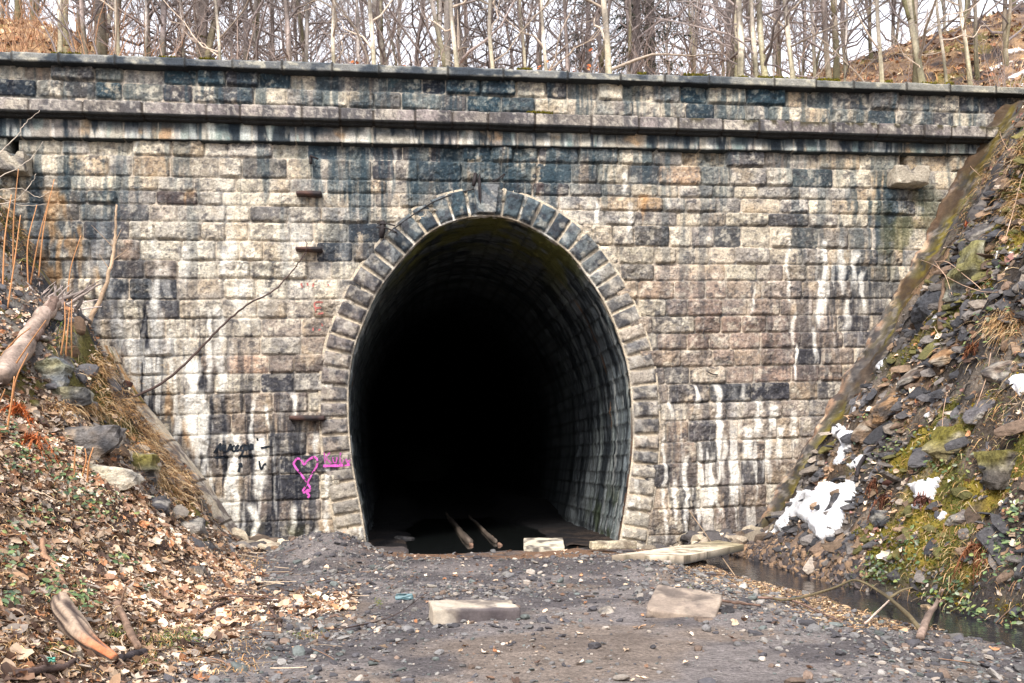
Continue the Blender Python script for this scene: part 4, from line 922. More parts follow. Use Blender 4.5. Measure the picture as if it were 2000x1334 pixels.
def leaves():
    n = 190000; x = rng.uniform(-9.6, -2.2, n); y = rng.uniform(-13.2, -.6, n); d = xL(y) - x
    steep = ss(-4.6, -3.2, y)
    dens = ss(-.7, .1, d + .5 * (fbm(x * 1.5, y * 1.5, 321, 3) - .5)) * (1 - .72 * steep) * (.45 + .8 * ss(.36, .58, fbm(x * .8, y * .8, 322, 3)))
    dens += .6 * np.exp(-((x + 2.5) / .8) ** 2 - ((y + 7.3) / .9) ** 2)
    z = TG(x, y); m = (rng.random(n) < dens * .62) & in_view(x, y, z); x, y, z = x[m], y[m], z[m]; n = len(x)
    s = np.clip(.025 * np.exp(rng.normal(0, .55, n)), .008, .085); Nn = jit_n(tn(x, y, .1), rng, .5)
    tone = fbm(x * .7 + 3, y * .7, 323, 3)
    Cc = pick(rng, n, LV, [3.6, 3, 2.4, 2.6, 2.2, .9, 2]) * 1.06; Cc = mix(Cc, Cc * .72, ss(.45, .6, tone) * .7)
    scatter("leaf_litter", lt, np.stack([x, y, z], -1) + Nn * (s * .25 + .008)[:, None], Nn, np.stack([s, s, s], -1), Cc, M_LEAF, rng)
    n = 34000; x = rng.uniform(3.9, 10.8, n); y = rng.uniform(-12.5, -.8, n); e = x - xR(y); z = TG(x, y)
    dens = ss(.1, .4, e) * (.08 + .6 * ss(.48, .62, fbm(x * 1.2, y * 1.2, 324, 3)) + .5 * ss(5.5, 6.5, z)) * (1 - .75 * ss(-3.4, -2.2, y) * ss(6, 5, z))
    m = (rng.random(n) < dens * .6) & in_view(x, y, z); x, y, z = x[m], y[m], z[m]; n = len(x)
    s = np.clip(.040 * np.exp(rng.normal(0, .35, n)), .018, .1); Nn = jit_n(tn(x, y, .1), rng, .45)
    scatter("leaf_litter", lt, np.stack([x, y, z], -1) + Nn * (s * .4 + .02)[:, None], Nn, np.stack([s, s, s], -1), pick(rng, n, LV[:6] + [rgb(150, 112, 104)], [2, 2, 2, 3, 3, 1, 2]), M_LEAF, rng)
    n = 420; x = rng.uniform(-3.5, 3.5, n); y = rng.uniform(-12, -1.2, n); z = TG(x, y); s = rng.uniform(.02, .05, n); Nn = jit_n(tn(x, y), rng, .3)
    scatter("leaf_litter", lt, np.stack([x, y, z + .015], -1), Nn, np.stack([s, s, s], -1), pick(rng, n, LV, [3, 3, 2, 3, 3, 1, 1]), M_LEAF, rng)
    # wood chips by the creek and brown leaves on the hill
    n = 3500; y = rng.uniform(-9.3, -3.6, n); x = xC(y) - .95 + rng.normal(0, .28, n); z = TG(x, y); m = np.abs(x - xC(y)) > .5; x, y, z = x[m], y[m], z[m]; n = len(x); s = rng.uniform(.012, .03, n)
    scatter("wood_chips", lt, np.stack([x, y, z + .01], -1), jit_n(tn(x, y), rng, .3), np.stack([s * 1.6, s * .7, s], -1), pick(rng, n, [rgb(190, 164, 132), rgb(158, 130, 102), rgb(122, 98, 80)], [3, 2, 2]), M_LEAF, rng)
    n = 14000; x = rng.uniform(-15, 19, n); y = rng.uniform(.8, 13, n); m = ((x > 4) | (x < -5)) & (rng.random(n) < ss(.35, .6, fbm(x * .7, y * .7, 341, 3)) + .15); x, y = x[m], y[m]; z = HZ(x, y); m = in_view(x, y, z); x, y, z = x[m], y[m], z[m]; n = len(x)
    s = rng.uniform(.05, .11, n); nn = jit_n(np.tile([0, -.35, 1.], (n, 1)), rng, .5)
    scatter("leaf_litter", lt, np.stack([x, y, z + .03], -1), nn, np.stack([s, s, s], -1), pick(rng, n, [rgb(190, 150, 118), rgb(162, 116, 88), rgb(128, 98, 80), rgb(214, 190, 160), rgb(88, 74, 66)], [3, 2, 2.4, 2, 2.5]), M_LEAF, rng)
leaves()
# green ground cover, moss, grass
def greens():
    gl = []
    for _ in range(6):
        a = np.array([0, .5, 1.0, .5]); V = np.array([[-1, 0, 0], [-.25, .55, .12], [.55, .38, .1], [1, 0, -.12], [.55, -.38, .1], [-.25, -.55, .12], [.1, 0, 0]]) * rng.uniform(.85, 1.15, (7, 3)); gl.append((V, np.array([[i, (i + 1) % 6, 6] for i in range(6)])))
    blobs = [(20, 850, 40, 40, 60), (90, 900, 60, 40, 60), (140, 950, 50, 45, 60), (170, 985, 40, 30, 50), (60, 1030, 50, 40, 40), (20, 1100, 25, 25, 45), (100, 1110, 30, 25, 30), (150, 1180, 45, 25, 60), (100, 1160, 30, 30, 45), (230, 1100, 30, 20, 25), (285, 1150, 15, 10, 12), (15, 1180, 20, 20, 25), (200, 1000, 50, 50, 40), (30, 920, 40, 40, 40),
             (1720, 1120, 40, 25, 80), (1860, 1160, 50, 30, 60), (1980, 1230, 25, 40, 30), (1900, 1200, 40, 25, 50), (1780, 1080, 40, 40, 40), (1960, 1080, 40, 50, 80), (1740, 870, 60, 50, 80), (1850, 900, 50, 50, 60), (1920, 560, 60, 60, 50), (1930, 640, 60, 40, 50), (1980, 1010, 20, 40, 50)]
    px = []; py = []
    for (a, b, sa, sb, k) in blobs: px += list(a + rng.normal(0, sa * .55, k)); py += list(b + rng.normal(0, sb * .55, k))
    q = hit(px, py); n = len(q); s = rng.uniform(.018, .042, n); Nn = jit_n(tn(q[:, 0], q[:, 1], .15) + np.array([0, -.3, .2]), rng, .5)
    scatter("ground_cover", gl, q + Nn * rng.uniform(.03, .14, (n, 1)), Nn, np.stack([s, s * .9, s], -1), pick(rng, n, [rgb(74, 96, 62), rgb(98, 118, 74), rgb(56, 74, 56), rgb(128, 138, 84), rgb(130, 136, 116)], [3, 3, 2, 2, 1]), M_GREEN, rng)
    # moss as many small upright blades over the right bank
    tuft = (np.array([[-.5, 0, 0], [.5, 0, 0], [.1, 0, 1.0], [0, -.5, 0], [0, .5, 0], [-.1, 0, .9]]), np.array([[0, 1, 2], [3, 4, 5]]))
    n = 130000; x = rng.uniform(3.9, 10.8, n); y = rng.uniform(-12.5, -.9, n); e = x - xR(y); z = TG(x, y)
    mo = ss(.44, .56, fbm(x * 1.3 + 9, y * 1.3 + z * .8, 94, 4)) * ss(-2.0, -3.6, y) + .6 * ss(6.2, 7.0, z) * ss(.5, .6, fbm(x * 2, y * 2, 331, 3))
    m = (rng.random(n) < mo * .8) & (e > .1) & in_view(x, y, z); x, y, z = x[m], y[m], z[m]; n = len(x); s = rng.uniform(.012, .03, n)
    Nn = jit_n(tn(x, y, .1), rng, .35); t2 = fbm(x * 1.1, y * 1.1 + z, 332, 3)
    Cc = mix(pick(rng, n, [rgb(96, 98, 40), rgb(128, 120, 44), rgb(70, 80, 40)], [3, 2, 2]), rgb(176, 146, 50), ss(.5, .62, t2) * .7)
    scatter("moss", [tuft], np.stack([x, y, z], -1), Nn, np.stack([s, s, s * 1.4], -1), Cc, M_MOSS, rng)
    # moss cushions along the coping and the string course
    bl = []
    for (a, b, h) in [(100, 130, 3), (130, 158, 4), (310, 345, 3), (390, 420, 2), (1010, 1040, 4), (1245, 1262, 4), (1335, 1385, 5), (1442, 1462, 4), (1480, 1540, 5), (1552, 1575, 4), (1598, 1640, 5), (1730, 1742, 6), (1800, 1830, 4), (1848, 1862, 6)]:
        k = int((b - a) * 14); pxs = rng.uniform(a, b, k); xx, _ = W(pxs, np.full(k, 120.), -.3); bl.append(np.stack([xx, rng.uniform(-.33, -.2, k), 8.69 + rng.uniform(-.01, h * .008, k) - .02 * (rng.random(k) < .2)], -1))
    k = 500; xx, _ = W(rng.uniform(1030, 1080, k), np.full(k, 220.), -.4); bl.append(np.stack([xx, rng.uniform(-.43, -.3, k), np.full(k, 7.87) + rng.uniform(0, .03, k)], -1))
    q = np.concatenate(bl); n = len(q); s = rng.uniform(.012, .026, n)
    scatter("moss", [tuft], q, jit_n(np.tile([0, -.5, 1.], (n, 1)), rng, .4), np.stack([s, s, s * 1.3], -1), pick(rng, n, [rgb(150, 138, 44), rgb(108, 104, 40), rgb(78, 80, 40)], [3, 3, 2]), M_MOSS, rng)
greens()
def blades(name, roots, dirs, lens, cols, rng, droop=.5, w=.006, seg=4):
    """curved blades of grass, one mesh"""
    n = len(roots); t = np.linspace(0, 1, seg); side = np.cross(dirs, [0, 0, 1.]) + rng.normal(size=(n, 3)) * .4; side /= np.linalg.norm(side, axis=1, keepdims=True)
    P = roots[:, None] + dirs[:, None] * (lens[:, None] * t)[..., None]; P[..., 2] -= (lens[:, None] * droop * t ** 2)
    ww = (w * (1 - .85 * t))[None, :, None]
    V = np.stack([P - side[:, None] * ww, P + side[:, None] * ww], 2).reshape(-1, 3)
    b = (np.arange(n) * seg * 2)[:, None]; i = np.arange(seg - 1)[None] * 2; a = b + i
    F_ = np.stack([a, a + 1, a + 3, a + 2], -1).reshape(-1, 4)
    return tag(mesh_obj(name, V, F_, M_LEAF, np.repeat(cols, seg * 2, 0), None, True), kind="stuff")
def grasses():
    px = []; py = []; ln = []; pal = []
    DRY = [rgb(214, 178, 130), rgb(190, 146, 98), rgb(226, 198, 156), rgb(150, 114, 82)]; GRN = [rgb(110, 124, 64), rgb(84, 110, 60), rgb(150, 146, 84)]
    for (a, b, sa, sb, k, l, g) in [(290, 850, 35, 45, 900, .30, 0), (330, 920, 30, 40, 700, .30, 0), (200, 720, 30, 35, 500, .25, 0), (240, 790, 40, 30, 500, .25, 0), (150, 800, 50, 15, 500, .2, 0), (360, 960, 30, 40, 450, .25, 0), (120, 660, 25, 30, 160, .25, .7), (60, 480, 40, 30, 250, .3, .2), (30, 430, 30, 40, 300, .3, .3),
                                 (330, 1250, 35, 14, 260, .16, .6), (370, 1240, 25, 10, 200, .14, .8), (110, 1275, 18, 8, 110, .14, .9), (230, 1240, 20, 10, 110, .15, .9), (280, 1290, 30, 15, 130, .13, .5), (600, 1240, 30, 8, 90, .08, .6), (400, 1215, 40, 10, 90, .1, .3), (740, 1175, 8, 8, 40, .07, 1), (1345, 1145, 8, 5, 30, .07, 1), (480, 1100, 40, 15, 150, .15, .1),
                                 (1960, 290, 60, 40, 800, .3, .1), (1900, 350, 50, 40, 500, .28, .2), (1985, 400, 30, 50, 500, .28, .1), (1930, 470, 40, 50, 400, .22, .3), (1965, 640, 30, 25, 450, .35, .05), (1900, 420, 30, 40, 300, .2, .2), (1850, 860, 60, 80, 300, .15, .4), (1800, 1000, 90, 80, 300, .15, .3), (1950, 800, 50, 80, 300, .2, .3), (1880, 1080, 60, 50, 300, .18, .3)]:
        px += list(a + rng.normal(0, sa * .6, k)); py += list(b + rng.normal(0, sb * .6, k)); ln += list(l * rng.uniform(.5, 1.3, k))
        gg = rng.random(k) < g; pal += [GRN[rng.integers(3)] if q else DRY[rng.integers(4)] for q in gg]
    k = 2600; px += list(rng.uniform(1560, 2030, k)); py += list(rng.uniform(420, 1230, k)); ln += list(.13 * rng.uniform(.4, 1.6, k)); pal += [DRY[rng.integers(4)] if rng.random() < .75 else GRN[rng.integers(3)] for _ in range(k)]
    k = 5200; px += list(rng.uniform(-30, 520, k)); py += list(rng.uniform(780, 1320, k)); ln += list(.12 * rng.uniform(.4, 1.6, k)); pal += [DRY[rng.integers(4)] for _ in range(k)]
    q = hit(px, py); n = len(q); Nn = tn(q[:, 0], q[:, 1], .2); d = jit_n(Nn * .8 + np.array([0, -.25, .35]), rng, .45)
    blades("dry_grass", q, d, np.array(ln), np.array(pal) * rng.uniform(.8, 1.15, (n, 1)), rng, .75, .005)
    # dead grass on the hill behind the parapet
    n = 9000; x = np.concatenate([rng.uniform(-14, -5, n // 2), rng.uniform(5.5, 17, n // 2)]); y = rng.uniform(.7, 11, n); z = HZ(x, y); m = in_view(x, y, z); x, y, z = x[m], y[m], z[m]; n = len(x)
    blades("dry_grass", np.stack([x, y, z], -1), jit_n(np.tile([0, -.1, 1.], (n, 1)), rng, .5), rng.uniform(.15, .5, n), pick(rng, n, DRY, [2, 2, 2, 1]), rng, .5, .010)
grasses()
# ================================================================== bare wood above the portal
def grow(rng, H, r0, lean=(0, 0), nb=26, first=.12, twigs=7, bend=.25, forks=0, up=.75, blen=.32, npt=16):
    """returns trunk lines and branch lines: (points, radii, level)"""
    trunks = []; br = []
    def axisline(base, H, r0, lean, tip=.12):
        t = np.linspace(0, 1, npt); w = np.cumsum(rng.normal(0, bend * H / npt * .55, (npt, 2)), axis=0); w -= w[0]
        P = np.stack([base[0] + lean[0] * t * H + w[:, 0] * t ** .5, base[1] + lean[1] * t * H + w[:, 1] * t ** .5, base[2] + t * H], 1)
        R = r0 * (1 - (1 - tip) * t ** 1.1); R[0] *= 1.35; R[1] *= 1.08
        return P, R
    P, R = axisline((0, 0, -.25), H + .25, r0, lean); trunks.append((P, R))
    for f in range(forks):
        k = int(npt * rng.uniform(.08, .3)); a = rng.uniform(0, 6.28); l = (lean[0] + .22 * math.cos(a), lean[1] + .1 * math.sin(a))
        Pf, Rf = axisline(P[k], (H - P[k, 2]) * rng.uniform(.75, .95), R[k] * .72, l); trunks.append((Pf, Rf))
    per = max(nb // len(trunks), 1)
    for (Pt, Rt) in trunks:
        for b in range(per):
            u = first + (1 - first) * ((b + rng.random()) / per) ** .85; k = u * (npt - 1); i = min(int(k), npt - 2); q = Pt[i] + (Pt[i + 1] - Pt[i]) * (k - i); rr = np.interp(k, np.arange(npt), Rt)
            a = rng.uniform(0, 6.28); e = up * rng.uniform(.3, 1.3); L = H * blen * (1 - .65 * u) * rng.uniform(.45, 1.2) + .25
            d = np.array([math.cos(a) * math.cos(e), math.sin(a) * math.cos(e), math.sin(e)]); n = 7; t = np.linspace(0, 1, n)[:, None]
            w = np.cumsum(rng.normal(0, .035 * L, (n, 3)), axis=0); w -= w[0]
            B = q + d * L * t + w + np.array([0, 0, .22 * L]) * t ** 2 * rng.uniform(-.6, 1.2)
            r1 = min(rr * .5, .008 + .016 * L); br.append((B, r1 * (1 - .8 * t[:, 0]) + .0022, 0))
            for s in range(rng.poisson(twigs)):
                v = rng.uniform(.2, 1); kk = v * (n - 1); j = min(int(kk), n - 2); p0 = B[j] + (B[j + 1] - B[j]) * (kk - j)
                d2 = d * .6 + rng.normal(size=3) * .55 + np.array([0, 0, .25]); d2 /= np.linalg.norm(d2); l2 = L * rng.uniform(.18, .5); t3 = np.linspace(0, 1, 4)[:, None]
                Q = p0 + d2 * l2 * t3 + np.cumsum(rng.normal(0, .05 * l2, (4, 3)), axis=0) * t3; br.append((Q, (.0055 + .001 * l2) * (1 - .75 * t3[:, 0]), 1))
    return trunks, br
def make_tree(kind, rng, H, r0, tcol, bcol, name="bare_tree", leafy=0, **kw):
    tr, br = grow(rng, H, r0, **kw); sp = Soup(); tc = np.array(tcol)
    root = bpy.data.objects.new(name, None); COL.objects.link(root)
    for (P, R) in tr:
        c = tc * (.85 + .3 * vn(P[:, 2] * 2.2, P[:, 0] * 3, 7))[:, None]; c = mix(c, rgb(60, 56, 54), ss(.62, .8, vn(P[:, 2] * 4, P[:, 0], 9)) * .5); c[:3] = mix(c[:3], rgb(96, 94, 52), np.array([.5, .4, .2]))
        n2 = len(P) * 2; Pn = spline(P, n2); Rn = np.interp(np.linspace(0, 1, n2), np.linspace(0, 1, len(P)), R) * (1 + .12 * (vn(np.arange(n2) * .7, np.zeros(n2), 5) - .5)); cn = np.repeat(c, 2, 0)
        add_tube(sp, Pn, Rn, np.repeat(cn[:, None], 8, 1) * grain(np.ones(3), n2, 8, int(rng.integers(90)), 9, .6, 1.4), 8)
    sp.build("trunk", M_BARK, root)
    sp = Soup()
    for (B, R, lv) in br: add_tube(sp, B, R, np.array(bcol) * rng.uniform(.75, 1.25), 4 if lv == 0 else 3, False)
    sp.build("branches", M_BARK, root)
    if leafy:
        lf = [q for q in br if q[2] == 1]; k = leafy; sel = rng.integers(len(lf), size=k); P = np.array([lf[i][0][rng.integers(1, 4)] for i in sel]); P = P[P[:, 2] < 2.2] if (P[:, 2] < 2.2).any() else P; n = len(P)
        s = rng.uniform(.03, .055, n); o = scatter("dead_leaves", lt, P, jit_n(np.tile([0, -.7, .3], (n, 1)), rng, .6), np.stack([s, s, s], -1), pick(rng, n, [rgb(204, 120, 66), rgb(178, 98, 58), rgb(222, 160, 110)], [2, 2, 1]), M_LEAF, rng, parent=root)
    return root
def copy_tree(root):
    r = root.copy(); COL.objects.link(r)
    for ch in list(root.children):
        c = ch.copy(); COL.objects.link(c); c.parent = r
    return r
PALE = rgb(206, 194, 176); OLIVE = rgb(184, 175, 152); GBARK = rgb(172, 163, 156); DBARK = rgb(128, 118, 116); RBARK = rgb(152, 138, 132); TWIG = rgb(152, 140, 136); TWIGD = rgb(128, 118, 116); TWIGL = rgb(180, 164, 148)  # bark and twigs lightened, pale haze put into their colour
rt = np.random.default_rng(77)
GA = "bare trees standing along the top of the parapet"
# (base px, top px shift at the upper picture edge, width px, world y, bark, twig colour, forks, label)
TR = [
 (112, 10, 10, 2.2, PALE, TWIGL, 0, "pale slim bare tree nearest the left end of the parapet, among tan scrub"),
 (128, 8, 12, 3.4, OLIVE, TWIG, 1, "greenish forked bare trunk behind the leaning stems at the left end"),
 (172, -6, 11, 2.4, RBARK, TWIGD, 0, "brown bare trunk just left of the thick twin-stemmed tree"),
 (196, 4, 24, 4.0, DBARK, TWIGD, 1, "thick dark twin-stemmed tree above the left part of the parapet"),
 (236, -4, 9, 2.0, PALE, TWIGL, 0, "pale kinked thin tree right of the thick dark twin-stemmed tree"),
 (281, -2, 8, 3.0, GBARK, TWIG, 0, "slim grey bare tree between the kinked pale tree and the furrowed dark trunk"),
 (313, 0, 13, 2.5, DBARK, TWIGD, 0, "furrowed dark straight trunk standing alone against the sky left of the stout forked tree"),
 (362, -10, 7, 3.2, GBARK, TWIG, 0, "thin grey stem leaning left beside the stout branching tree"),
 (397, 6, 20, 3.6, RBARK, TWIGD, 2, "stout forked tree with heavy side branches above the parapet's left half"),
 (440, -8, 7, 1.8, PALE, TWIGL, 0, "thin pale tree leaning left against the stout forked tree"),
 (484, -4, 12, 3.0, DBARK, TWIGD, 0, "dark straight trunk behind the thin pale leaning tree"),
 (538, 0, 9, 4.2, RBARK, TWIG, 0, "reddish brown slim trunk midway along the left half of the parapet"),
 (575, -16, 12, 2.4, RBARK, TWIGD, 0, "brown trunk leaning left over the parapet"),
 (597, 0, 9, 3.0, GBARK, TWIG, 0, "grey upright trunk just right of the brown leaning one"),
 (655, -12, 9, 1.9, PALE, TWIGL, 0, "pale thin tree leaning left above the tunnel's left flank"),
 (705, -2, 8, 3.4, GBARK, TWIG, 0, "slim grey tree left of the bright leaning sapling"),
 (738, -14, 10, 1.6, PALE, TWIGL, 0, "bright pale sapling leaning left beside an orange-leaved shrub"),
 (876, -4, 17, 3.2, GBARK, TWIG, 1, "stout grey tree above the tunnel crown with a pale stem crossing it"),
 (906, -34, 11, 2.0, PALE, TWIGL, 0, "pale curved stem crossing the stout grey tree above the crown"),
 (968, -14, 9, 1.6, PALE, TWIGL, 0, "slender pale birch-like tree just right of the keystone"),
 (1030, -4, 7, 2.8, OLIVE, TWIG, 0, "thin olive tree between the two pale trees right of the keystone"),
 (1071, -4, 8, 2.0, PALE, TWIGL, 0, "pale narrow tree left of the shrub with orange leaves"),
 (1114, 0, 10, 3.8, RBARK, TWIGD, 0, "reddish brown trunk right of the shrub with orange leaves"),
 (1196, -20, 14, 1.8, PALE, TWIGL, 0, "strong pale tree leaning left in front of the evergreens"),
 (1424, -8, 16, 3.0, DBARK, TWIGD, 0, "dark trunk left of the pair of smooth pale trunks"),
 (1440, -2, 9, 2.0, OLIVE, TWIG, 0, "slim olive stem pressed between the dark trunk and a smooth pale one"),
 (1452, -16, 15, 1.6, PALE, TWIG, 0, "smooth pale trunk, taller left one of the bright pair"),
 (1486, -10, 11, 1.6, PALE, TWIG, 0, "smooth pale stem, straight one of the bright crossing pair"),
 (1503, -24, 14, 2.0, OLIVE, TWIG, 0, "olive pale trunk crossing behind the straight bright stem"),
 (1557, -22, 11, 1.7, PALE, TWIGL, 0, "pale leaning tree beside the start of the leafy hill"),
 (1592, -4, 7, 5.0, GBARK, TWIG, 0, "thin grey upright tree on the leafy hill's lower edge"),
 (1627, -22, 12, 2.4, RBARK, TWIGD, 0, "grey brown trunk bending left over mossy coping"),
 (1647, 0, 5, 1.8, GBARK, TWIG, 0, "very thin straight grey stem beside the bending brown trunk"),
 (1726, -20, 9, 1.6, PALE, TWIGL, 0, "white slender tree leaning left in front of the leafy hill"),
 (1812, -34, 15, 1.7, OLIVE, TWIGL, 2, "multi-stemmed pale tree fanning up from the coping's right part"),
 (1856, -30, 7, 1.9, PALE, TWIGL, 0, "thin pale sapling leaning left beside the multi-stemmed tree"),
 (1897, -16, 9, 4.0, PALE, TWIGL, 1, "pale twin-stemmed tree on the snowy part of the hill"),
]
for (bx, sh, wpx, yy, bc, tc, fk, lab) in TR:
    p = on_y(np.array(float(bx)), np.array(140.), yy); x = float(p[0]); zg = float(HZ(x, yy)); Zd = float((p - CAM) @ FWD)
    r0 = wpx / 2 * Zd / F; span = 2.4; lean = ((sh + 6 * 0) * Zd / F / span * .9, rt.uniform(-.04, .04))
    H = rt.uniform(6.5, 9) + 14 * r0
    t = make_tree(None, rt, H, r0, bc, tc, lean=lean, nb=30 if bc is not PALE else 18, first=.05, twigs=12 if bc is not PALE else 5, bend=.16, forks=fk, blen=.26)
    t.location = (x, yy, zg); tag(t, lab, "tree", GA)
# background wood: eight kinds, copied
KINDS = []
for k in range(9):
    bc, tc = [(GBARK, TWIG), (DBARK, TWIGD), (RBARK, TWIGD)][k % 3]
    t = make_tree(None, rt, rt.uniform(10, 14), rt.uniform(.04, .09), bc, tc, lean=(rt.uniform(-.08, .08), 0), nb=72, first=.06, twigs=13, bend=.3, forks=[0, 1, 0, 2, 0, 1, 2, 0, 1][k], blen=.26, up=.85); KINDS.append(t)
used = [False] * len(KINDS); LB = ["slim grey bare tree of the wood behind the parapet", "dark-barked bare tree of the wood behind the parapet", "reddish brown bare tree of the wood behind the parapet"]
kk = 0
for (y0, y1, n) in [(4.5, 9, 20), (9, 16, 30), (16, 30, 44)]:
    for i in range(n):
        yy = rt.uniform(y0, y1); px = -60 + 2120 * (i + rt.random()) / n
        if px > 1700 and rt.random() < .45: continue
        x = float(on_y(np.array(px), np.array(140.), yy)[0]); k = rt.integers(len(KINDS))
        t = KINDS[k] if not used[k] else copy_tree(KINDS[k]); used[k] = True
        s = rt.uniform(.75, 1.15); t.location = (x, yy, float(HZ(x, yy))); t.rotation_euler = (0, 0, rt.uniform(0, 6.28)); t.scale = (s, s, s * rt.uniform(.9, 1.2))
        tag(t, LB[k % 3], "tree", ["grey bare trees of the wood", "dark bare trees of the wood", "reddish bare trees of the wood"][k % 3])
for k, u in enumerate(used):
    if not u:
        KINDS[k].location = (-7 + k * 2, 20, float(HZ(-7 + k * 2, 20))); tag(KINDS[k], LB[k % 3], "tree", ["grey bare trees of the wood", "dark bare trees of the wood", "reddish bare trees of the wood"][k % 3])
# shrubs
def shrub(px, yy, n, h, tc, lab, group, name="bare_shrub", spread=.45, leafy=0, r=.011):
    p = on_y(np.array(float(px)), np.array(140.), yy); x = float(p[0]); sp = Soup(); tips = []
    for i in range(n):
        a = rt.uniform(0, 6.28); e = rt.uniform(.9, 1.5); d = np.array([math.cos(a) * math.cos(e), math.sin(a) * math.cos(e) * .6, math.sin(e)]) * (1 + spread * .2); L = h * rt.uniform(.5, 1.1); t = np.linspace(0, 1, 8)[:, None]
        b0 = np.array([rt.normal(0, .12), rt.normal(0, .12), -.1]); B = b0 + d * L * t + np.cumsum(rt.normal(0, .03 * L, (8, 3)), axis=0) * t + np.array([math.cos(a), 0, 0]) * spread * L * .3 * t ** 2
        add_tube(sp, B, r * (1 - .8 * t[:, 0]) + .002, tc * rt.uniform(.8, 1.2), 4, False)
        for s in range(rt.poisson(6)):
            k = rt.integers(2, 8); d2 = d * .6 + rt.normal(size=3) * .5; l2 = L * rt.uniform(.15, .4); t3 = np.linspace(0, 1, 4)[:, None]; Q = B[k] + d2 * l2 * t3; tips.append(Q[2]); add_tube(sp, Q, .0045 * (1 - .7 * t3[:, 0]), tc * rt.uniform(.8, 1.2), 3, False)
    root = bpy.data.objects.new(name, None); COL.objects.link(root); root.location = (x, yy, float(HZ(x, yy))); tag(root, lab, "shrub", group)
    sp.build("stems", M_BARK, root)
    if leafy:
        P = np.array(tips)[rt.integers(len(tips), size=leafy)] + rt.normal(0, .04, (leafy, 3)); s = rt.uniform(.025, .05, leafy)
        scatter("dead_leaves", lt, P, jit_n(np.tile([0, -.7, .3], (leafy, 1)), rt, .6), np.stack([s, s, s], -1), pick(rt, leafy, [rgb(204, 120, 66), rgb(178, 98, 58), rgb(222, 160, 110)], [2, 2, 1]), M_LEAF, rt, parent=root)
TANS = rgb(170, 132, 104)
for i, (px, yy) in enumerate([(15, 3), (45, 2.2), (75, 4), (100, 3), (150, 3.5), (185, 1.9), (215, 3), (262, 2.2), (300, 3.5), (345, 2), (420, 3), (465, 2), (510, 3.5), (560, 2), (620, 3), (680, 2.4), (770, 2), (800, 3.4), (840, 2.5), (930, 3), (1000, 2.4), (1045, 3.2), (1150, 2.6), (1230, 3), (1265, 2.2), (1300, 3), (1340, 2.4), (1380, 3.2), (1405, 2.2), (1530, 3), (1575, 2.6), (1680, 4), (1760, 5), (1930, 3), (1965, 2.5)]):
    shrub(px, yy, 9, rt.uniform(1.2, 2.2), TANS if px < 330 else mix(TWIG, TANS, rt.random() * .5), "tan bare shrub on the left hill" if px < 330 else "bare twiggy shrub behind the parapet", "tan shrubs of the left hill" if px < 330 else "twiggy shrubs behind the parapet")
shrub(752, 1.4, 7, .8, RBARK, "low shrub with orange leaves beside the bright leaning sapling", None, leafy=70)
shrub(1088, 1.4, 8, 1.0, RBARK, "shrub with withered orange leaves over the arch's right shoulder", None, leafy=110)
# long stems that lean left at the left end
for i, (px, sh, yy, lab) in enumerate([(128, -95, 1.5, "long bare stem leaning far left over the coping's left end"), (168, -120, 1.3, "longest bare stem sweeping left above the left coping"), (158, -60, 2.0, "bare stem leaning left in front of the greenish forked trunk"), (206, -80, 1.6, "arched bare stem leaning left before the thick twin-stemmed tree")]):
    p = on_y(np.array(float(px)), np.array(110.), yy); x = float(p[0]); q = on_y(np.array(float(px + sh)), np.array(-20.), yy); z0 = float(HZ(x, yy))
    P = np.array([[0, 0, -.1], [(q[0] - x) * .3, 0, (q[2] - z0) * .5], [q[0] - x, .1, q[2] - z0], [(q[0] - x) * 1.7, .2, (q[2] - z0) * 1.4]]); sp = Soup(); L = spline(P, 16); add_tube(sp, L, .022 * (1 - .7 * np.linspace(0, 1, 16)), TWIGD, 5)
    for s in range(14):
        k = rt.integers(3, 15); t3 = np.linspace(0, 1, 4)[:, None]; add_tube(sp, L[k] + (np.array([rt.normal(0, .5), rt.normal(0, .3), .6]) * rt.uniform(.3, .8)) * t3, .006 * (1 - .7 * t3[:, 0]), TWIG, 3, False)
    o = sp.build("leaning_stem", M_BARK); o.location = (x, yy, z0); tag(o, lab, "sapling")
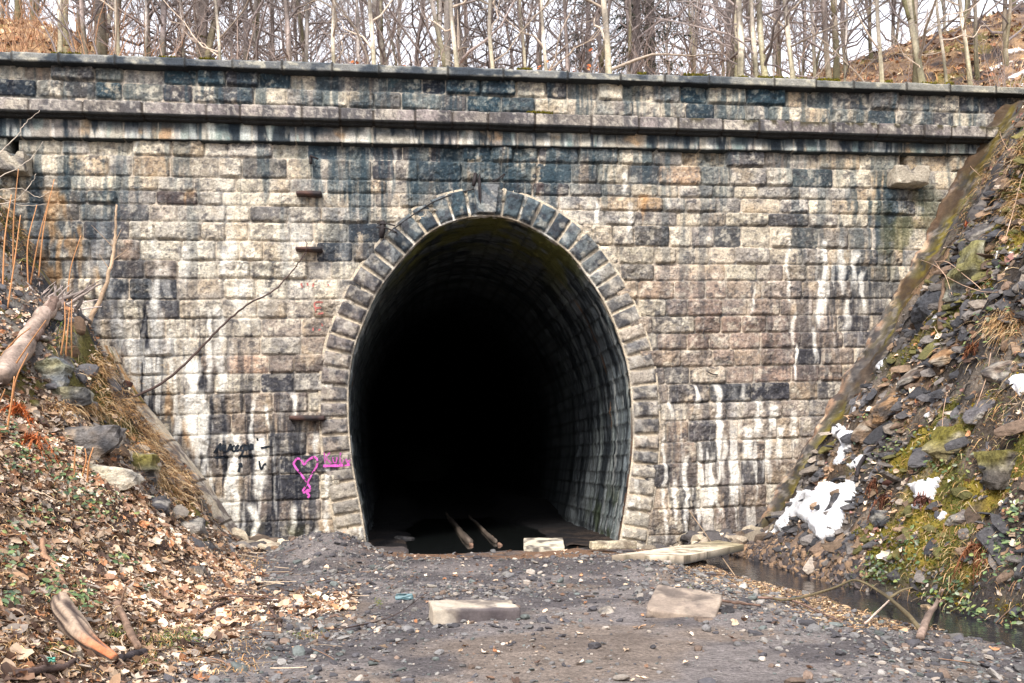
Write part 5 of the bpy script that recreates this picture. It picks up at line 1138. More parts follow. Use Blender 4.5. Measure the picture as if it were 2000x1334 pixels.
# evergreens
def spruce(px, yy, H, lab):
    x = float(on_y(np.array(float(px)), np.array(140.), yy)[0]); root = bpy.data.objects.new("spruce", None); COL.objects.link(root); root.location = (x, yy, float(HZ(x, yy))); tag(root, lab, "tree", "evergreens in the wood")
    sp = Soup(); t = np.linspace(0, 1, 12); add_tube(sp, np.stack([0 * t, 0 * t, t * H - .2], 1), .15 * (1 - .9 * t), DBARK, 8); sp.build("trunk", M_BARK, root)
    V = []; c = []; n = 0; sq = Soup(); bl_r = []; bl_d = []; bl_l = []
    for z in np.arange(1.0, H * .97, .28):
        R = 1.5 * (1 - z / H) + .15
        for b in range(6):
            if rt.random() < .25: continue
            a = rt.uniform(0, 6.28); t3 = np.linspace(0, 1, 5)[:, None]; B = np.array([0, 0, z]) + np.array([math.cos(a), math.sin(a), -.25]) * R * t3 * rt.uniform(.7, 1.1); add_tube(sq, B, .014 * (1 - .8 * t3[:, 0]), DBARK, 3, False)
            for m in range(int(26 * R)):
                u = rt.uniform(.2, 1); q = B[0] + (B[-1] - B[0]) * u; bl_r.append(q); bl_d.append(np.array([math.cos(a), math.sin(a), 0]) * .6 + rt.normal(size=3) * .5 + np.array([0, 0, -.35])); bl_l.append(rt.uniform(.08, .2))
    sq.build("branches", M_BARK, root); n = len(bl_r); d = np.array(bl_d); d /= np.linalg.norm(d, axis=1, keepdims=True)
    o = blades("needles", np.array(bl_r), d, np.array(bl_l), pick(rt, n, [rgb(58, 72, 58), rgb(44, 58, 50), rgb(78, 88, 66)], [2, 2, 1]), rt, .2, .018, 3); o.parent = root
spruce(1243, 7.5, 11, "dark green spruce behind the strong pale leaning tree"); spruce(1272, 9.5, 12, "taller dark spruce just right of its green neighbour"); spruce(1150, 14, 11, "faint spruce deep in the wood above the arch's right shoulder")
# ================================================================== single things on the ground
ro = np.random.default_rng(99)
def boulder(px, py, w, h, depth, col, lab, cat="rock", seed=1, mat=None, flat=0, rot=0, dark=rgb(62, 62, 66), light=rgb(200, 192, 176), sink=.3, name="rock", group=None, moss=0, sub=4, tilt=0, lo=.5, water=None):
    p = hit(px, py)[0] if water is None else on_z(np.array(float(px)), np.array(float(py)), water); Zd = float((p - CAM) @ FWD); sx = w / 2 * Zd / F; sz = h / 2 * Zd / F; sy = depth / 2
    r = np.random.default_rng(seed); V, F_ = rock_tpl(r, sub, 15, lo, 1.0, rough=.09)
    V = V * np.array([sx, sy, sz]) / .9
    a = Matrix.Rotation(rot, 3, 'Z') @ Matrix.Rotation(tilt, 3, 'Y'); V = V @ np.array(a).T
    strat = fbm(V[:, 0] * 2 + V[:, 1], V[:, 2] * 14, seed, 3); n = fbm(V[:, 0] * 4 + V[:, 2] * 3, V[:, 1] * 4 + V[:, 2] * 2.5, seed + 2, 5)
    rad = V / (np.linalg.norm(V, axis=1, keepdims=True) + 1e-9); V = V + rad * ((strat - .5) * .34 * sz + (n - .5) * .26 * min(sx, sz))[:, None]
    C = mix(np.broadcast_to(col, V.shape), dark, ss(.48, .68, n) * .8); C = mix(C, light, ss(.54, .68, fbm(V[:, 0] * 7, V[:, 2] * 7 + V[:, 1] * 4, seed + 3, 4)) * .55)
    if moss: C = mix(C, rgb(112, 104, 42), ss(.42, .6, fbm(V[:, 0] * 3, V[:, 2] * 3 + V[:, 1], seed + 4, 3)) * ss(-.3, .5, rad[:, 2]) * moss)
    o = mesh_obj(name, V, F_, mat or M_ROCK, C, None, False); o.location = p + np.array([0, sy * sink, -.22 * sz]); return tag(o, lab, cat, group)
GR = rgb(150, 146, 142); SL = rgb(96, 98, 104); TN = rgb(176, 146, 112)
boulder(92, 722, 98, 92, .8, rgb(126, 130, 134), "blue-grey cracked rock beneath the broken trunk on the leafy bank", seed=3, moss=.4)
boulder(125, 772, 85, 60, .6, rgb(170, 166, 152), "pale slabby rock under the blue-grey cracked one", seed=4, moss=.3)
boulder(150, 862, 170, 128, 1.0, rgb(112, 108, 106), "layered dark grey outcrop under the mossy grass ledge", seed=5, light=rgb(184, 160, 134))
boulder(200, 930, 130, 88, .8, rgb(196, 186, 168), "pale whitish rock at the foot of the layered outcrop", seed=6, moss=.25)
boulder(265, 905, 80, 110, .7, rgb(150, 142, 130), "mossy buff rock hung with dry grass beside the kerb", seed=7, moss=.8)
boulder(305, 985, 62, 58, .5, rgb(88, 86, 90), "dark rounded rock at the bank foot left of the kerb", seed=8)
boulder(365, 1030, 60, 60, .45, rgb(120, 114, 110), "grey rock wedged against the lower end of the kerb", seed=9)
boulder(382, 1118, 58, 34, .35, rgb(176, 152, 124), "flat tan stone lying on leaves below the kerb", seed=10, name="stone", cat="stone")
boulder(120, 1068, 26, 20, .2, rgb(190, 160, 132), "small tan stone half buried in leaves on the left bank", seed=11, name="stone", cat="stone")
boulder(65, 790, 36, 34, .3, rgb(140, 128, 110), "small mossy stone beside the reddish fern heap", seed=12, name="stone", cat="stone", moss=.9)
# right bank
boulder(1905, 540, 110, 170, 1.0, rgb(150, 148, 134), "big pale lichen-covered boulder high on the rocky bank", seed=20, moss=.6, light=rgb(206, 204, 176))
boulder(1945, 440, 90, 80, .9, rgb(92, 88, 88), "dark grey crag above the lichen-covered boulder", seed=21, moss=.3)
boulder(1830, 600, 80, 110, .8, rgb(74, 76, 82), "black layered slate rock beside the gutter", seed=22, light=rgb(120, 118, 116), tilt=-.6)
boulder(1930, 800, 80, 60, .6, rgb(112, 108, 110), "slanting grey slab above the yellow mossy rock", seed=23, tilt=-.5)
boulder(1880, 860, 90, 90, .7, rgb(128, 118, 84), "yellow mossy rock bulging from the rocky bank", seed=24, moss=1.0)
boulder(1970, 900, 90, 120, .9, rgb(84, 78, 72), "dark mossy crag overhanging at the picture's edge", seed=25, moss=.8)
boulder(1965, 720, 70, 50, .6, rgb(120, 104, 92), "brownish slab under the overhanging grass clump", seed=26, tilt=-.4)
boulder(1745, 790, 120, 36, .5, rgb(160, 126, 92), "long tan slate slab lying aslant above the snow", seed=27, tilt=-.62, light=rgb(196, 160, 120))
boulder(1700, 830, 90, 30, .45, rgb(120, 100, 82), "brown slate slab aslant just above the upper snow strip", seed=28, tilt=-.6)
boulder(1790, 730, 110, 30, .5, rgb(112, 98, 88), "grey brown slab aslant beside the rusty fern", seed=29, tilt=-.62)
boulder(1860, 690, 90, 34, .5, rgb(150, 116, 84), "orange-brown slab below the black slate rock", seed=30, tilt=-.5)
boulder(1640, 985, 70, 60, .5, rgb(84, 82, 84), "dark slate rock poking out of the large snow patch", seed=31, tilt=-.5)
boulder(1675, 1130, 40, 28, .3, rgb(120, 116, 112), "grey stone at the creek's far edge under the rubble", seed=32, name="stone", cat="stone")
boulder(1822, 1190, 28, 24, .25, rgb(176, 150, 120), "small tan pointed stone at the creek's far edge", seed=33, name="stone", cat="stone")
boulder(1730, 1010, 60, 50, .4, rgb(70, 72, 76), "dark stone under the hanging rusty roots", seed=34)
boulder(1880, 1010, 50, 40, .4, rgb(130, 120, 116), "grey stone among dead leaves below the star-shaped snow", seed=35, name="stone", cat="stone")
# stones and slabs near the tunnel
boulder(788, 1052, 62, 18, .35, rgb(104, 100, 98), "dark flat stone in the water inside the tunnel's left side", seed=40, water=-.1, name="stone", cat="stone")
boulder(1187, 1196, 34, 24, .25, rgb(168, 158, 146), "small blocky pale stone between the two concrete slabs", seed=41, name="stone", cat="stone", lo=.8)
boulder(1420, 1196, 34, 32, .25, rgb(56, 54, 56), "black stone beside the tilted concrete slab", seed=42, name="stone", cat="stone")
boulder(1372, 1212, 40, 20, .25, rgb(120, 104, 92), "brown flat stone in front of the tilted concrete slab", seed=43, name="stone", cat="stone")
boulder(1092, 1174, 26, 14, .2, rgb(60, 54, 56), "dark lump of slate on the track behind the concrete block", seed=44, name="stone", cat="stone")

CC = col_stone(rgb(180, 168, 152), rgb(96, 88, 84), 14, rgb(212, 202, 188))
def quad_block(name, q, th, lab, cat, colf, mat, rot, sx, sy, seed, dz=0, rx=0, ry=0, amp=.012, zabs=None):
    p = on_z(np.array(float(q[0])), np.array(float(q[1])), 0.0); z = float(TG(p[0], p[1])); p = on_z(np.array(float(q[0])), np.array(float(q[1])), z + th / 2)
    o = rough_block(name, (-sx / 2, -sy / 2, -th / 2), (sx / 2, sy / 2, th / 2), mat, colf, None, seed, .02, amp, rot, ry, rx, loc=(p[0], p[1], (float(TG(p[0], p[1])) if zabs is None else zabs) + th / 2 + dz), rnd=.006)
    return tag(o, lab, cat)
quad_block("concrete_block", (925, 1188), .19, "oblong pale concrete block with one dark side lying on the gravel track", "concrete block", lambda Q, d: mix(CC(Q, d), rgb(74, 68, 72), ss(-.10, -.2, Q[:, 1]) * ss(-.24, -.14, Q[:, 0]) * .85), M_CONC, .10, .84, .46, 51, -.045, rx=.07, ry=.03, amp=.02)  # front face tinted darker, left end kept pale
quad_block("concrete_slab", (1338, 1186), .09, "tilted brownish concrete slab half sunk in gravel beside a black stone", "concrete slab", col_stone(rgb(146, 132, 120), rgb(88, 80, 76), 15, rgb(184, 168, 150)), M_CONC, -.40, .66, .74, 52, .0, rx=.20, ry=.10, amp=.02)
quad_block("concrete_slab", (1062, 1070), .10, "pale square slab with dark stains lying at the edge of the pool", "concrete slab", col_stone(rgb(206, 196, 176), rgb(70, 64, 62), 16), M_CONC, -.12, .72, .95, 53, .0, rx=.10, zabs=-.06)
quad_block("cut_stone", (1197, 1071), .13, "narrow light cut stone lying along the foot of the wall right of the pool", "cut stone", col_stone(rgb(200, 188, 160), rgb(120, 108, 96), 17), M_STONE, .03, .76, .26, 54, .06)
# flat pale slab used as a footbridge
A_, B_, C_, D_ = [on_z(np.array(a), np.array(b), .02) for a, b in [(1195., 1098.), (1402., 1064.), (1453., 1073.), (1335., 1100.)]]
def bridge():
    n, m = 70, 30; U, V = np.meshgrid(np.linspace(0, 1, n), np.linspace(0, 1, m), indexing='ij')
    P = A_ * ((1 - U) * V)[..., None] + B_ * (U * V)[..., None] + C_ * (U * (1 - V))[..., None] + D_ * ((1 - U) * (1 - V))[..., None]
    top = P.copy(); top[..., 2] = .12 + .008 * (fbm(P[..., 0] * 6, P[..., 1] * 6, 3, 4) - .5) - .02 * U; bot = P.copy(); bot[..., 2] = .0
    C = mix(np.broadcast_to(rgb(222, 208, 186), U.shape + (3,)), rgb(150, 138, 104), ss(.45, .95, U) * .7); C = mix(C, rgb(120, 106, 90), ss(.52, .66, fbm(P[..., 0] * 4, P[..., 1] * 7, 4, 4)) * .6); C = mix(C, rgb(90, 84, 66), ss(.6, .7, fbm(P[..., 0] * 9, P[..., 1] * 9, 5, 3)) * .5)
    sp = Soup(); sp.add(top.reshape(-1, 3), grid_faces(n, m), C.reshape(-1, 3)); sp.add(bot.reshape(-1, 3), grid_faces(n, m)[:, ::-1], np.full((n * m, 3), .3))
    loop = [(i, 0) for i in range(n)] + [(n - 1, j) for j in range(1, m)] + [(i, m - 1) for i in range(n - 2, -1, -1)] + [(0, j) for j in range(m - 2, 0, -1)]
    idx = np.array([i * m + j for i, j in loop]); nn = n * m; F_ = np.stack([idx, np.roll(idx, -1), np.roll(idx, -1) + nn, idx + nn], 1)[:, ::-1]
    sp.F[4].append(F_)
    o = sp.build("footbridge_slab", M_CONC, None, False); tag(o, "long pale slab laid as a footbridge across the creek at the wall's foot", "footbridge")
bridge()
# old timbers in the pool (they run along the tunnel)
WD = rgb(96, 86, 78)
def beam(a, b, w, z, name, lab, parts, mat=M_WOOD, col=WD, cat="timber", group=None):
    P0 = on_z(np.array(float(a[0])), np.array(float(a[1])), z); P1 = on_z(np.array(float(b[0])), np.array(float(b[1])), z); n = 60; L = P0 + (P1 - P0) * np.linspace(0, 1, n)[:, None]
    L[:, 2] += .05 * (fbm(np.arange(n) * .25, np.zeros(n), 3, 3) - .5) - .07 * np.linspace(0, 1, n); L[:, 0] += .05 * (fbm(np.arange(n) * .2, np.ones(n), 4, 3) - .5)
    R = w * (.8 + .45 * fbm(np.arange(n) * .4, np.ones(n), 5, 3)); R[0] *= .6
    sp = Soup(); add_tube(sp, L, R, grain(col, n, 8, int(w * 300), 4), 8); o = sp.build(name, mat); return tag(o, lab, cat, group)
beam((918, 1060), (862, 992), .075, -.07, "rotten_timber", "thicker rotten timber running into the dark tunnel through the pool", 0)
beam((968, 1058), (906, 996), .048, -.07, "rotten_timber", "thinner rotten timber running into the tunnel, beside the thicker one", 0)
for (px, py, w, s, lab) in [(915, 1057, 15, 61, "broken wood lump at the near end of the thicker timber"), (921, 1065, 10, 62, "smallest wood lump in the pool before the thicker timber"), (958, 1049, 18, 63, "broken wood lump at the near end of the thinner timber"), (976, 1064, 12, 64, "reddish wood lump at the pool's near edge")]:
    q = on_z(np.array(float(px)), np.array(float(py)), -.1); V, F_ = rock_tpl(np.random.default_rng(s), 3, 8, .6, rough=.08); o = mesh_obj("wood_lump", V * np.array([w / 2 * .0098, .14, .05]), F_, M_WOOD, np.broadcast_to(rgb(140, 112, 96), V.shape) * (.7 + .5 * fbm(V[:, 0] * 4, V[:, 1] * 4, 3, 3))[:, None]); o.location = q; tag(o, lab, "wood")

# ---- snow
def snow(poly, lab, th=.07, jit=7, surf=hit, it=10):
    P = np.array(poly, float); x0, y0 = P.min(0) - 6; x1, y1 = P.max(0) + 6; st = 2.2 if (x1 - x0) > 60 else 1.4
    U, V = np.meshgrid(np.arange(x0, x1, st), np.arange(y0, y1, st), indexing='ij')
    Uj = U + jit * (fbm(U * .11, V * .11, 7, 5, .65) - .5) * 2.6; Vj = V + jit * (fbm(U * .11 + 50, V * .11, 8, 5, .65) - .5) * 2.6
    ins = inpoly(P, Uj, Vj)
    dist = np.full(U.shape, 99.)
    for i in range(len(P)):
        a, b = P[i], P[(i + 1) % len(P)]; ab = b - a; t = np.clip(((Uj - a[0]) * ab[0] + (Vj - a[1]) * ab[1]) / (ab @ ab + 1e-9), 0, 1); dist = np.minimum(dist, np.hypot(Uj - a[0] - t * ab[0], Vj - a[1] - t * ab[1]))
    dist = np.where(ins, dist, 0)
    q = surf(U.ravel(), V.ravel()).reshape(U.shape + (3,)); n = tn(q[..., 0], q[..., 1], .25) if surf is hit else np.broadcast_to(np.array([0, -.4, .9]), q.shape)
    # even out the depth so the sheet bridges the hollows
    zc = (q - CAM) @ FWD
    for _ in range(it):
        zp = np.pad(zc, 1, mode='edge'); zc = np.minimum(zc, (zp[:-2, 1:-1] + zp[2:, 1:-1] + zp[1:-1, :-2] + zp[1:-1, 2:]) / 4)
    d = ray(U, V); q = CAM + d * zc[..., None]
    h = th * np.sqrt(np.clip(dist / 12, 0, 1)) * (.7 + .6 * fbm(U * .05, V * .05, 9, 3)); top = q + n * h[..., None]; bot = q - n * .05
    keep = ins[:-1, :-1] & ins[1:, :-1] & ins[1:, 1:] & ins[:-1, 1:]
    if not keep.any(): return
    F_ = grid_faces(*U.shape, keep); N = U.size
    E = {}
    for f in F_:
        for a, b in ((f[0], f[1]), (f[1], f[2]), (f[2], f[3]), (f[3], f[0])):
            if (b, a) in E: del E[(b, a)]
            else: E[(a, b)] = 1
    S_ = np.array([[b, a, a + N, b + N] for a, b in E])
    V_ = np.vstack([top.reshape(-1, 3), bot.reshape(-1, 3)]); F2 = np.vstack([F_, F_[:, ::-1] + N, S_]); used = np.unique(F2); mp = np.zeros(len(V_), int); mp[used] = np.arange(len(used)); V_ = V_[used]; c0 = V_.mean(0)
    C = mix(np.broadcast_to(rgb(232, 234, 238), V_.shape), rgb(150, 144, 140), ss(.58, .70, fbm(V_[:, 0] * 9, V_[:, 1] * 9 + V_[:, 2] * 7, 11, 3)) * .5)
    o = mesh_obj("snow_patch", V_ - c0, mp[F2], M_SNOW, C); o.location = c0; tag(o, lab, "snow", "snow patches on the rocky bank")
snow([(1512, 1034), (1545, 985), (1562, 962), (1600, 958), (1615, 943), (1648, 946), (1676, 938), (1672, 978), (1668, 990), (1650, 1010), (1640, 1046), (1604, 1058), (1588, 1042), (1574, 1020), (1550, 1024), (1530, 1040)], "large ragged snow patch above the brown rubble beside the gutter", .13, it=24)
snow([(1455, 1058), (1490, 1040), (1522, 1026), (1528, 1034), (1490, 1050)], "narrow snow tongue left of the large ragged patch", .04, 3)
snow([(1625, 842), (1638, 824), (1656, 838), (1675, 850), (1662, 875), (1646, 905), (1626, 906), (1642, 872)], "forked snow patch on the slate just above the large one", .09, it=12)
snow([(1653, 908), (1680, 890), (1702, 884), (1690, 902), (1662, 918)], "small snow strip between the large and the forked patch", .05, 4)
snow([(1774, 944), (1806, 938), (1838, 932), (1828, 966), (1826, 980), (1806, 982), (1802, 992), (1782, 998), (1790, 968)], "star-shaped snow patch in mid bank among moss", .08, it=12)
snow([(1780, 886), (1800, 878), (1812, 886), (1796, 893)], "small round snow spot above the star-shaped patch", .05, 3)
snow([(1829, 1012), (1840, 998), (1850, 1000), (1846, 1014), (1836, 1020)], "tiny oval snow spot below the star-shaped patch", .05, 3)
snow([(1694, 720), (1718, 706), (1732, 694), (1726, 712), (1718, 722)], "wedge of snow beside the gutter halfway up the bank", .05, 3)
snow([(1964, 742), (1986, 732), (2012, 732), (2012, 770), (1990, 772), (1974, 756)], "bright snow patch under the overhanging grass", .06, 4)
snow([(1804, 814), (1824, 790), (1842, 766), (1838, 792), (1828, 806), (1810, 818)], "thin snow streak running down beside the yellow mossy rock", .05, 4)
snow([(1808, 634), (1824, 616), (1842, 604), (1838, 620), (1822, 632)], "thin snow sliver under the black slate rock", .04, 3)
snow([(1654, 808), (1668, 784), (1682, 766), (1678, 790), (1666, 808)], "snow sliver just above the forked patch near the gutter", .04, 3)
def hill_hit(px, py):
    d = ray(px, py); t = np.full(px.shape, 40.); done = np.zeros(px.shape, bool)
    for s in np.arange(18.5, 40, .06):
        p = CAM + s * d; m = (p[..., 2] < HZ(p[..., 0], p[..., 1])) & ~done & (p[..., 1] > .6); t[m] = s; done |= m
    return CAM + t[..., None] * d
for pl, lb in [([(1925, 134), (1960, 122), (1985, 118), (1960, 130), (1935, 140)], "thin snow streak on the hill above the coping's right end"), ([(1965, 152), (2006, 134), (2006, 142), (1975, 158)], "lowest snow streak on the hill at the right end"), ([(1950, 100), (1990, 92), (2006, 98), (1970, 106)], "uppermost snow streak on the hill at the right end"), ([(1982, 168), (2006, 160), (2006, 172)], "snow corner just above the coping's right end")]:
    snow(pl, lb, .05, 3, hill_hit)

# ---- branches, logs, stalks
def stick(name, pts, w0, w1, col, lab, cat, lift=.03, side=(), k=7, mat=M_WOOD, free=None, group=None, n=26):
    """pts in photo pixels laid on the ground; free = list of heights above ground"""
    q = hit([p[0] for p in pts], [p[1] for p in pts])
    q = q + np.array([0, 0, lift]) if free is None else q + np.stack([np.zeros(len(pts)), np.zeros(len(pts)), np.array(free)], 1)
    n = n * 2; L = spline(q, n); t = np.linspace(0, 1, n); kx_ = int(abs(pts[0][0])) % 97; L += .6 * w0 * (np.stack([fbm(t * 9, t * 0 + kx_ + i, 31, 3) for i in range(3)], 1) - .5); R = (w0 + (w1 - w0) * t) * (.82 + .36 * fbm(t * 5, t * 0 + kx_, 33, 3)); R[-1] *= .7; sp = Soup()
    c = grain(col, n, k, kx_ % 50, 3.0); add_tube(sp, L, R, c, k)
    for (u, dpx, dpy, wl) in side:
        i = int(u * (n - 1)); pz = float((L[i] - CAM) @ FWD); e = L[i] + (RIGHT * dpx - UP * dpy) * pz / F - FWD * .05; m = spline([L[i], (L[i] + e) / 2 + ro.normal(0, .02, 3), e], 8); add_tube(sp, m, np.linspace(wl, wl * .5, 8), col, 5)
    return tag(sp.build(name, mat), lab, cat, group)
GW = rgb(150, 126, 106); DW = rgb(84, 70, 66); LW = rgb(196, 176, 152)
stick("branch", [(83, 1064), (86, 1092), (108, 1116), (128, 1158), (145, 1190)], .032, .022, rgb(158, 124, 100), "crooked brown stick lying down the leafy bank", "branch", .04)
stick("branch", [(228, 1190), (240, 1215), (258, 1255), (272, 1278)], .034, .028, rgb(134, 110, 94), "short brown branch right of the weathered driftwood", "branch", .05, side=[(.15, 18, -45, .012)])
stick("branch", [(228, 1300), (255, 1292), (284, 1284)], .035, .03, rgb(66, 60, 62), "short black stick end beside the driftwood tip", "branch", .04)
stick("branch", [(30, 1330), (75, 1322), (115, 1318), (150, 1302)], .03, .022, DW, "dark stick lying at the very bottom of the leafy bank", "branch", .04, side=[(.5, -12, -30, .012)])
stick("branch", [(385, 1218), (420, 1195), (470, 1180), (510, 1182), (552, 1184)], .016, .010, DW, "thin arched dark twig at the edge of the leaf litter", "branch", .05, k=5)
stick("branch", [(430, 1180), (480, 1178), (548, 1184)], .012, .008, rgb(120, 96, 86), "thin straight twig beside the arched one", "branch", .08, k=5)
stick("branch", [(520, 1184), (535, 1208), (550, 1232)], .02, .014, DW, "short dark stick slanting below the two thin twigs", "branch", .04, k=5)
stick("branch", [(650, 1240), (700, 1232), (770, 1212), (835, 1165)], .008, .005, DW, "long wispy twig over the leaves left of the concrete block", "branch", .05, k=4)
stick("branch", [(455, 1085), (470, 1110), (490, 1120)], .03, .02, rgb(150, 112, 88), "short reddish stick at the foot of the kerb", "branch", .03)
def driftwood():
    q = hit([118, 128, 150, 176, 224], [1200, 1230, 1258, 1282, 1302]); q[:, 2] += np.array([.10, .12, .12, .10, .05]); n = 60; L = spline(q, n); t = np.linspace(0, 1, n)
    R = .085 * (.75 + .5 * np.sin(math.pi * np.clip(t * .9 + .1, 0, 1))) * (1 - .45 * t); V, F_, Tc = tube(L, R, 22, True)
    k = 22; a = np.tile(np.arange(k), n); s = np.repeat(np.arange(n), k); g = vn(a * .9 + .02 * s, s * .05, 3); ctr = np.repeat(L, k, 0); V[:n * k] = ctr + (V[:n * k] - ctr) * (.72 + .5 * g)[:, None]
    C = mix(np.broadcast_to(rgb(164, 144, 126), V.shape), rgb(62, 52, 50), np.append(ss(.55, .3, g), [0, 0]) * .9); C = mix(C, rgb(196, 112, 72), np.append(ss(.6, .9, s / n) * ss(.4, .6, g) * .8, [0, 0]))
    sp = Soup(); sp.add(V, F_, C); sp.F[3] = [Tc]; tag(sp.build("driftwood", M_WOOD), "grooved weathered piece of driftwood curving among the leaves at the bank's foot", "driftwood")
driftwood()
stick("branch", [(1490, 1172), (1540, 1182), (1620, 1176), (1672, 1174), (1720, 1196), (1770, 1225), (1800, 1245)], .011, .024, rgb(116, 104, 80), "long olive forked branch lying across the creek's near bank", "branch", free=[.05, .06, .14, .26, .24, .14, .06], side=[(.56, 4, -26, .01), (.74, 42, -22, .018)])
stick("branch", [(1796, 1252), (1812, 1236), (1830, 1220), (1843, 1208)], .04, .018, rgb(150, 130, 118), "stubby forked grey branch end rising from the creek", "branch", free=[.04, .14, .24, .32], side=[(.85, -8, 50, .006), (.7, 10, -6, .014)])
stick("branch", [(1690, 1228), (1716, 1212), (1750, 1194)], .012, .008, rgb(214, 186, 170), "short pale stripped stick across the olive branch", "branch", free=[.05, .1, .2], k=5)
stick("branch", [(1480, 1176), (1545, 1182), (1600, 1205), (1645, 1226)], .016, .008, rgb(120, 98, 88), "thin dark brown branch along the wood chips by the creek", "branch", .05, k=5)
stick("branch", [(1390, 1180), (1430, 1186), (1486, 1192)], .018, .012, rgb(104, 84, 74), "short brown stick lying right of the tilted slab", "branch", .05, k=5)
stick("branch", [(1345, 1052), (1390, 1092), (1435, 1128)], .007, .01, rgb(170, 146, 120), "thin straight wand slanting over the footbridge slab", "branch", free=[.55, .3, .03], k=4, side=[(.35, -24, 22, .004), (.6, -28, 20, .004)])
stick("root", [(1457, 1052), (1462, 1036), (1490, 1028), (1520, 1028), (1528, 1036)], .02, .014, rgb(40, 40, 46), "black bent root arching over the narrow snow tongue", "root", free=[.02, .12, .16, .14, .03], k=6)
stick("root", [(1600, 990), (1612, 972), (1628, 952), (1650, 950)], .025, .014, rgb(46, 46, 50), "black root lying across the large snow patch", "root", .12, k=6)
stick("branch", [(1672, 955), (1676, 930), (1690, 905), (1718, 875), (1735, 862)], .035, .02, rgb(54, 50, 52), "dark dead branch running up past the small snow strip", "branch", .1)
stick("branch", [(1652, 800), (1668, 782), (1690, 776)], .012, .008, rgb(110, 74, 60), "short reddish twig beside the snow sliver", "branch", .08, k=5)
# tangled thin brambles on the right bank
for pts, lab, fr in [([(1775, 538), (1800, 560), (1840, 590), (1860, 602)], "thin pale bramble arching over the black slate", [.1, .5, .5, .2]), ([(1826, 522), (1850, 560), (1880, 600), (1920, 610), (1935, 612)], "pale bramble looping below the lichen-covered boulder", [.1, .4, .5, .3, .1]), ([(1826, 520), (1845, 585), (1875, 620), (1915, 625), (1950, 600)], "longer lower bramble looping to the right end of the bank", [.1, .4, .5, .4, .2]), ([(1795, 345), (1850, 370), (1890, 378), (1915, 365)], "bare hooked twig curving under the right corbel stone", [.2, .6, .6, .2]), ([(1962, 500), (1980, 465), (1996, 430), (2010, 410)], "pale twig with a plastic scrap on its lower end", [.2, .4, .6, .7]),
                     ([(1845, 315), (1880, 290), (1930, 240), (1985, 195)], "long pale twig reaching up across the parapet's end", [.1, .5, .9, 1.1]), ([(1870, 255), (1900, 262), (1940, 290), (1975, 320)], "thin twig falling over the mossy upper bank", [.6, .7, .4, .1]), ([(1935, 180), (1950, 210), (1965, 228)], "short twig before the coping's right end", [1.0, .6, .2]), ([(1840, 895), (1842, 860), (1850, 832)], "thin curved stem rising beside the yellow mossy rock", [.05, .3, .45]), ([(1900, 820), (1925, 790), (1936, 750)], "thin straw-coloured stem under the bright snow patch", [.05, .3, .4])]:
    stick("bramble", pts, .006, .004, rgb(196, 164, 140), lab, "bramble", free=fr, k=4)
for pts, lab in [([(1838, 660), (1836, 630), (1842, 590), (1846, 560)], "weathered grey stake leaning on the black slate"), ([(1962, 700), (1960, 670), (1964, 645)], "dark root hanging under the overhanging grass clump")]:
    stick("stake", pts, .045, .03, rgb(112, 92, 76), lab, "stake", .12)
# long fallen wand against the wall (left)
def free_tube(name, pts, ys_, w0, w1, col, lab, cat, k=6, n=30, mat=M_WOOD, twig=0, group=None):
    q = np.array([on_y(np.array(float(a)), np.array(float(b)), y) for (a, b), y in zip(pts, ys_)]); L = spline(q, n); L += .006 * ro.normal(size=L.shape); sp = Soup(); t = np.linspace(0, 1, n)
    add_tube(sp, L, w0 + (w1 - w0) * t, col * (.8 + .4 * fbm(t * 8, t * 0, 5, 3))[:, None], k)
    for s in range(twig):
        i = ro.integers(n // 2, n); d = np.array([ro.normal(0, .25), ro.normal(0, .15), .35]) * ro.uniform(.5, 1.3); t3 = np.linspace(0, 1, 4)[:, None]; add_tube(sp, L[i] + d * t3, .008 * (1 - .6 * t3[:, 0]), col, 4, False)
    o = sp.build(name, mat); return tag(o, lab, cat, group)
free_tube("fallen_wand", [(248, 780), (300, 758), (350, 722), (400, 672), (440, 630), (486, 594), (530, 570), (570, 530), (592, 500), (600, 480), (596, 468)], [-.7, -.6, -.5, -.45, -.4, -.35, -.3, -.3, -.3, -.25, -.2], .026, .006, rgb(84, 70, 66), "long thin dark wand leaning from the bank up across the wall to an iron bracket", "branch", n=60, twig=1)
free_tube("bare_sapling", [(140, 705), (158, 665), (182, 612), (206, 560), (220, 500), (226, 450), (228, 400)], [-1.2, -1.1, -1.0, -.9, -.85, -.8, -.8], .055, .018, rgb(186, 160, 134), "pale crooked leaning sapling growing in front of the wall's left side", "sapling", n=50, twig=4)
stick("broken_trunk", [(5, 765), (40, 705), (72, 655), (106, 612)], .14, .10, rgb(158, 140, 128), "thick broken grey-pink trunk lying on the left bank above the cracked rock", "log", .16, k=16, mat=M_BARK)
stick("broken_trunk", [(66, 700), (84, 660), (108, 618)], .08, .065, rgb(124, 104, 94), "smaller brown log end resting on the thick broken trunk", "log", .26, k=12, mat=M_BARK)
free_tube("dead_branch", [(0, 492), (20, 496), (45, 508), (66, 518)], [-1.6, -1.5, -1.3, -1.1], .035, .02, rgb(84, 70, 60), "dark dead branch slanting at the upper left bank", "branch", n=20)
free_tube("stump", [(244, 790), (246, 765), (250, 745)], [-.75, -.75, -.75], .10, .075, rgb(92, 66, 58), "small dark stump on the bank beside the kerb", "stump", k=9, n=10, mat=M_BARK)
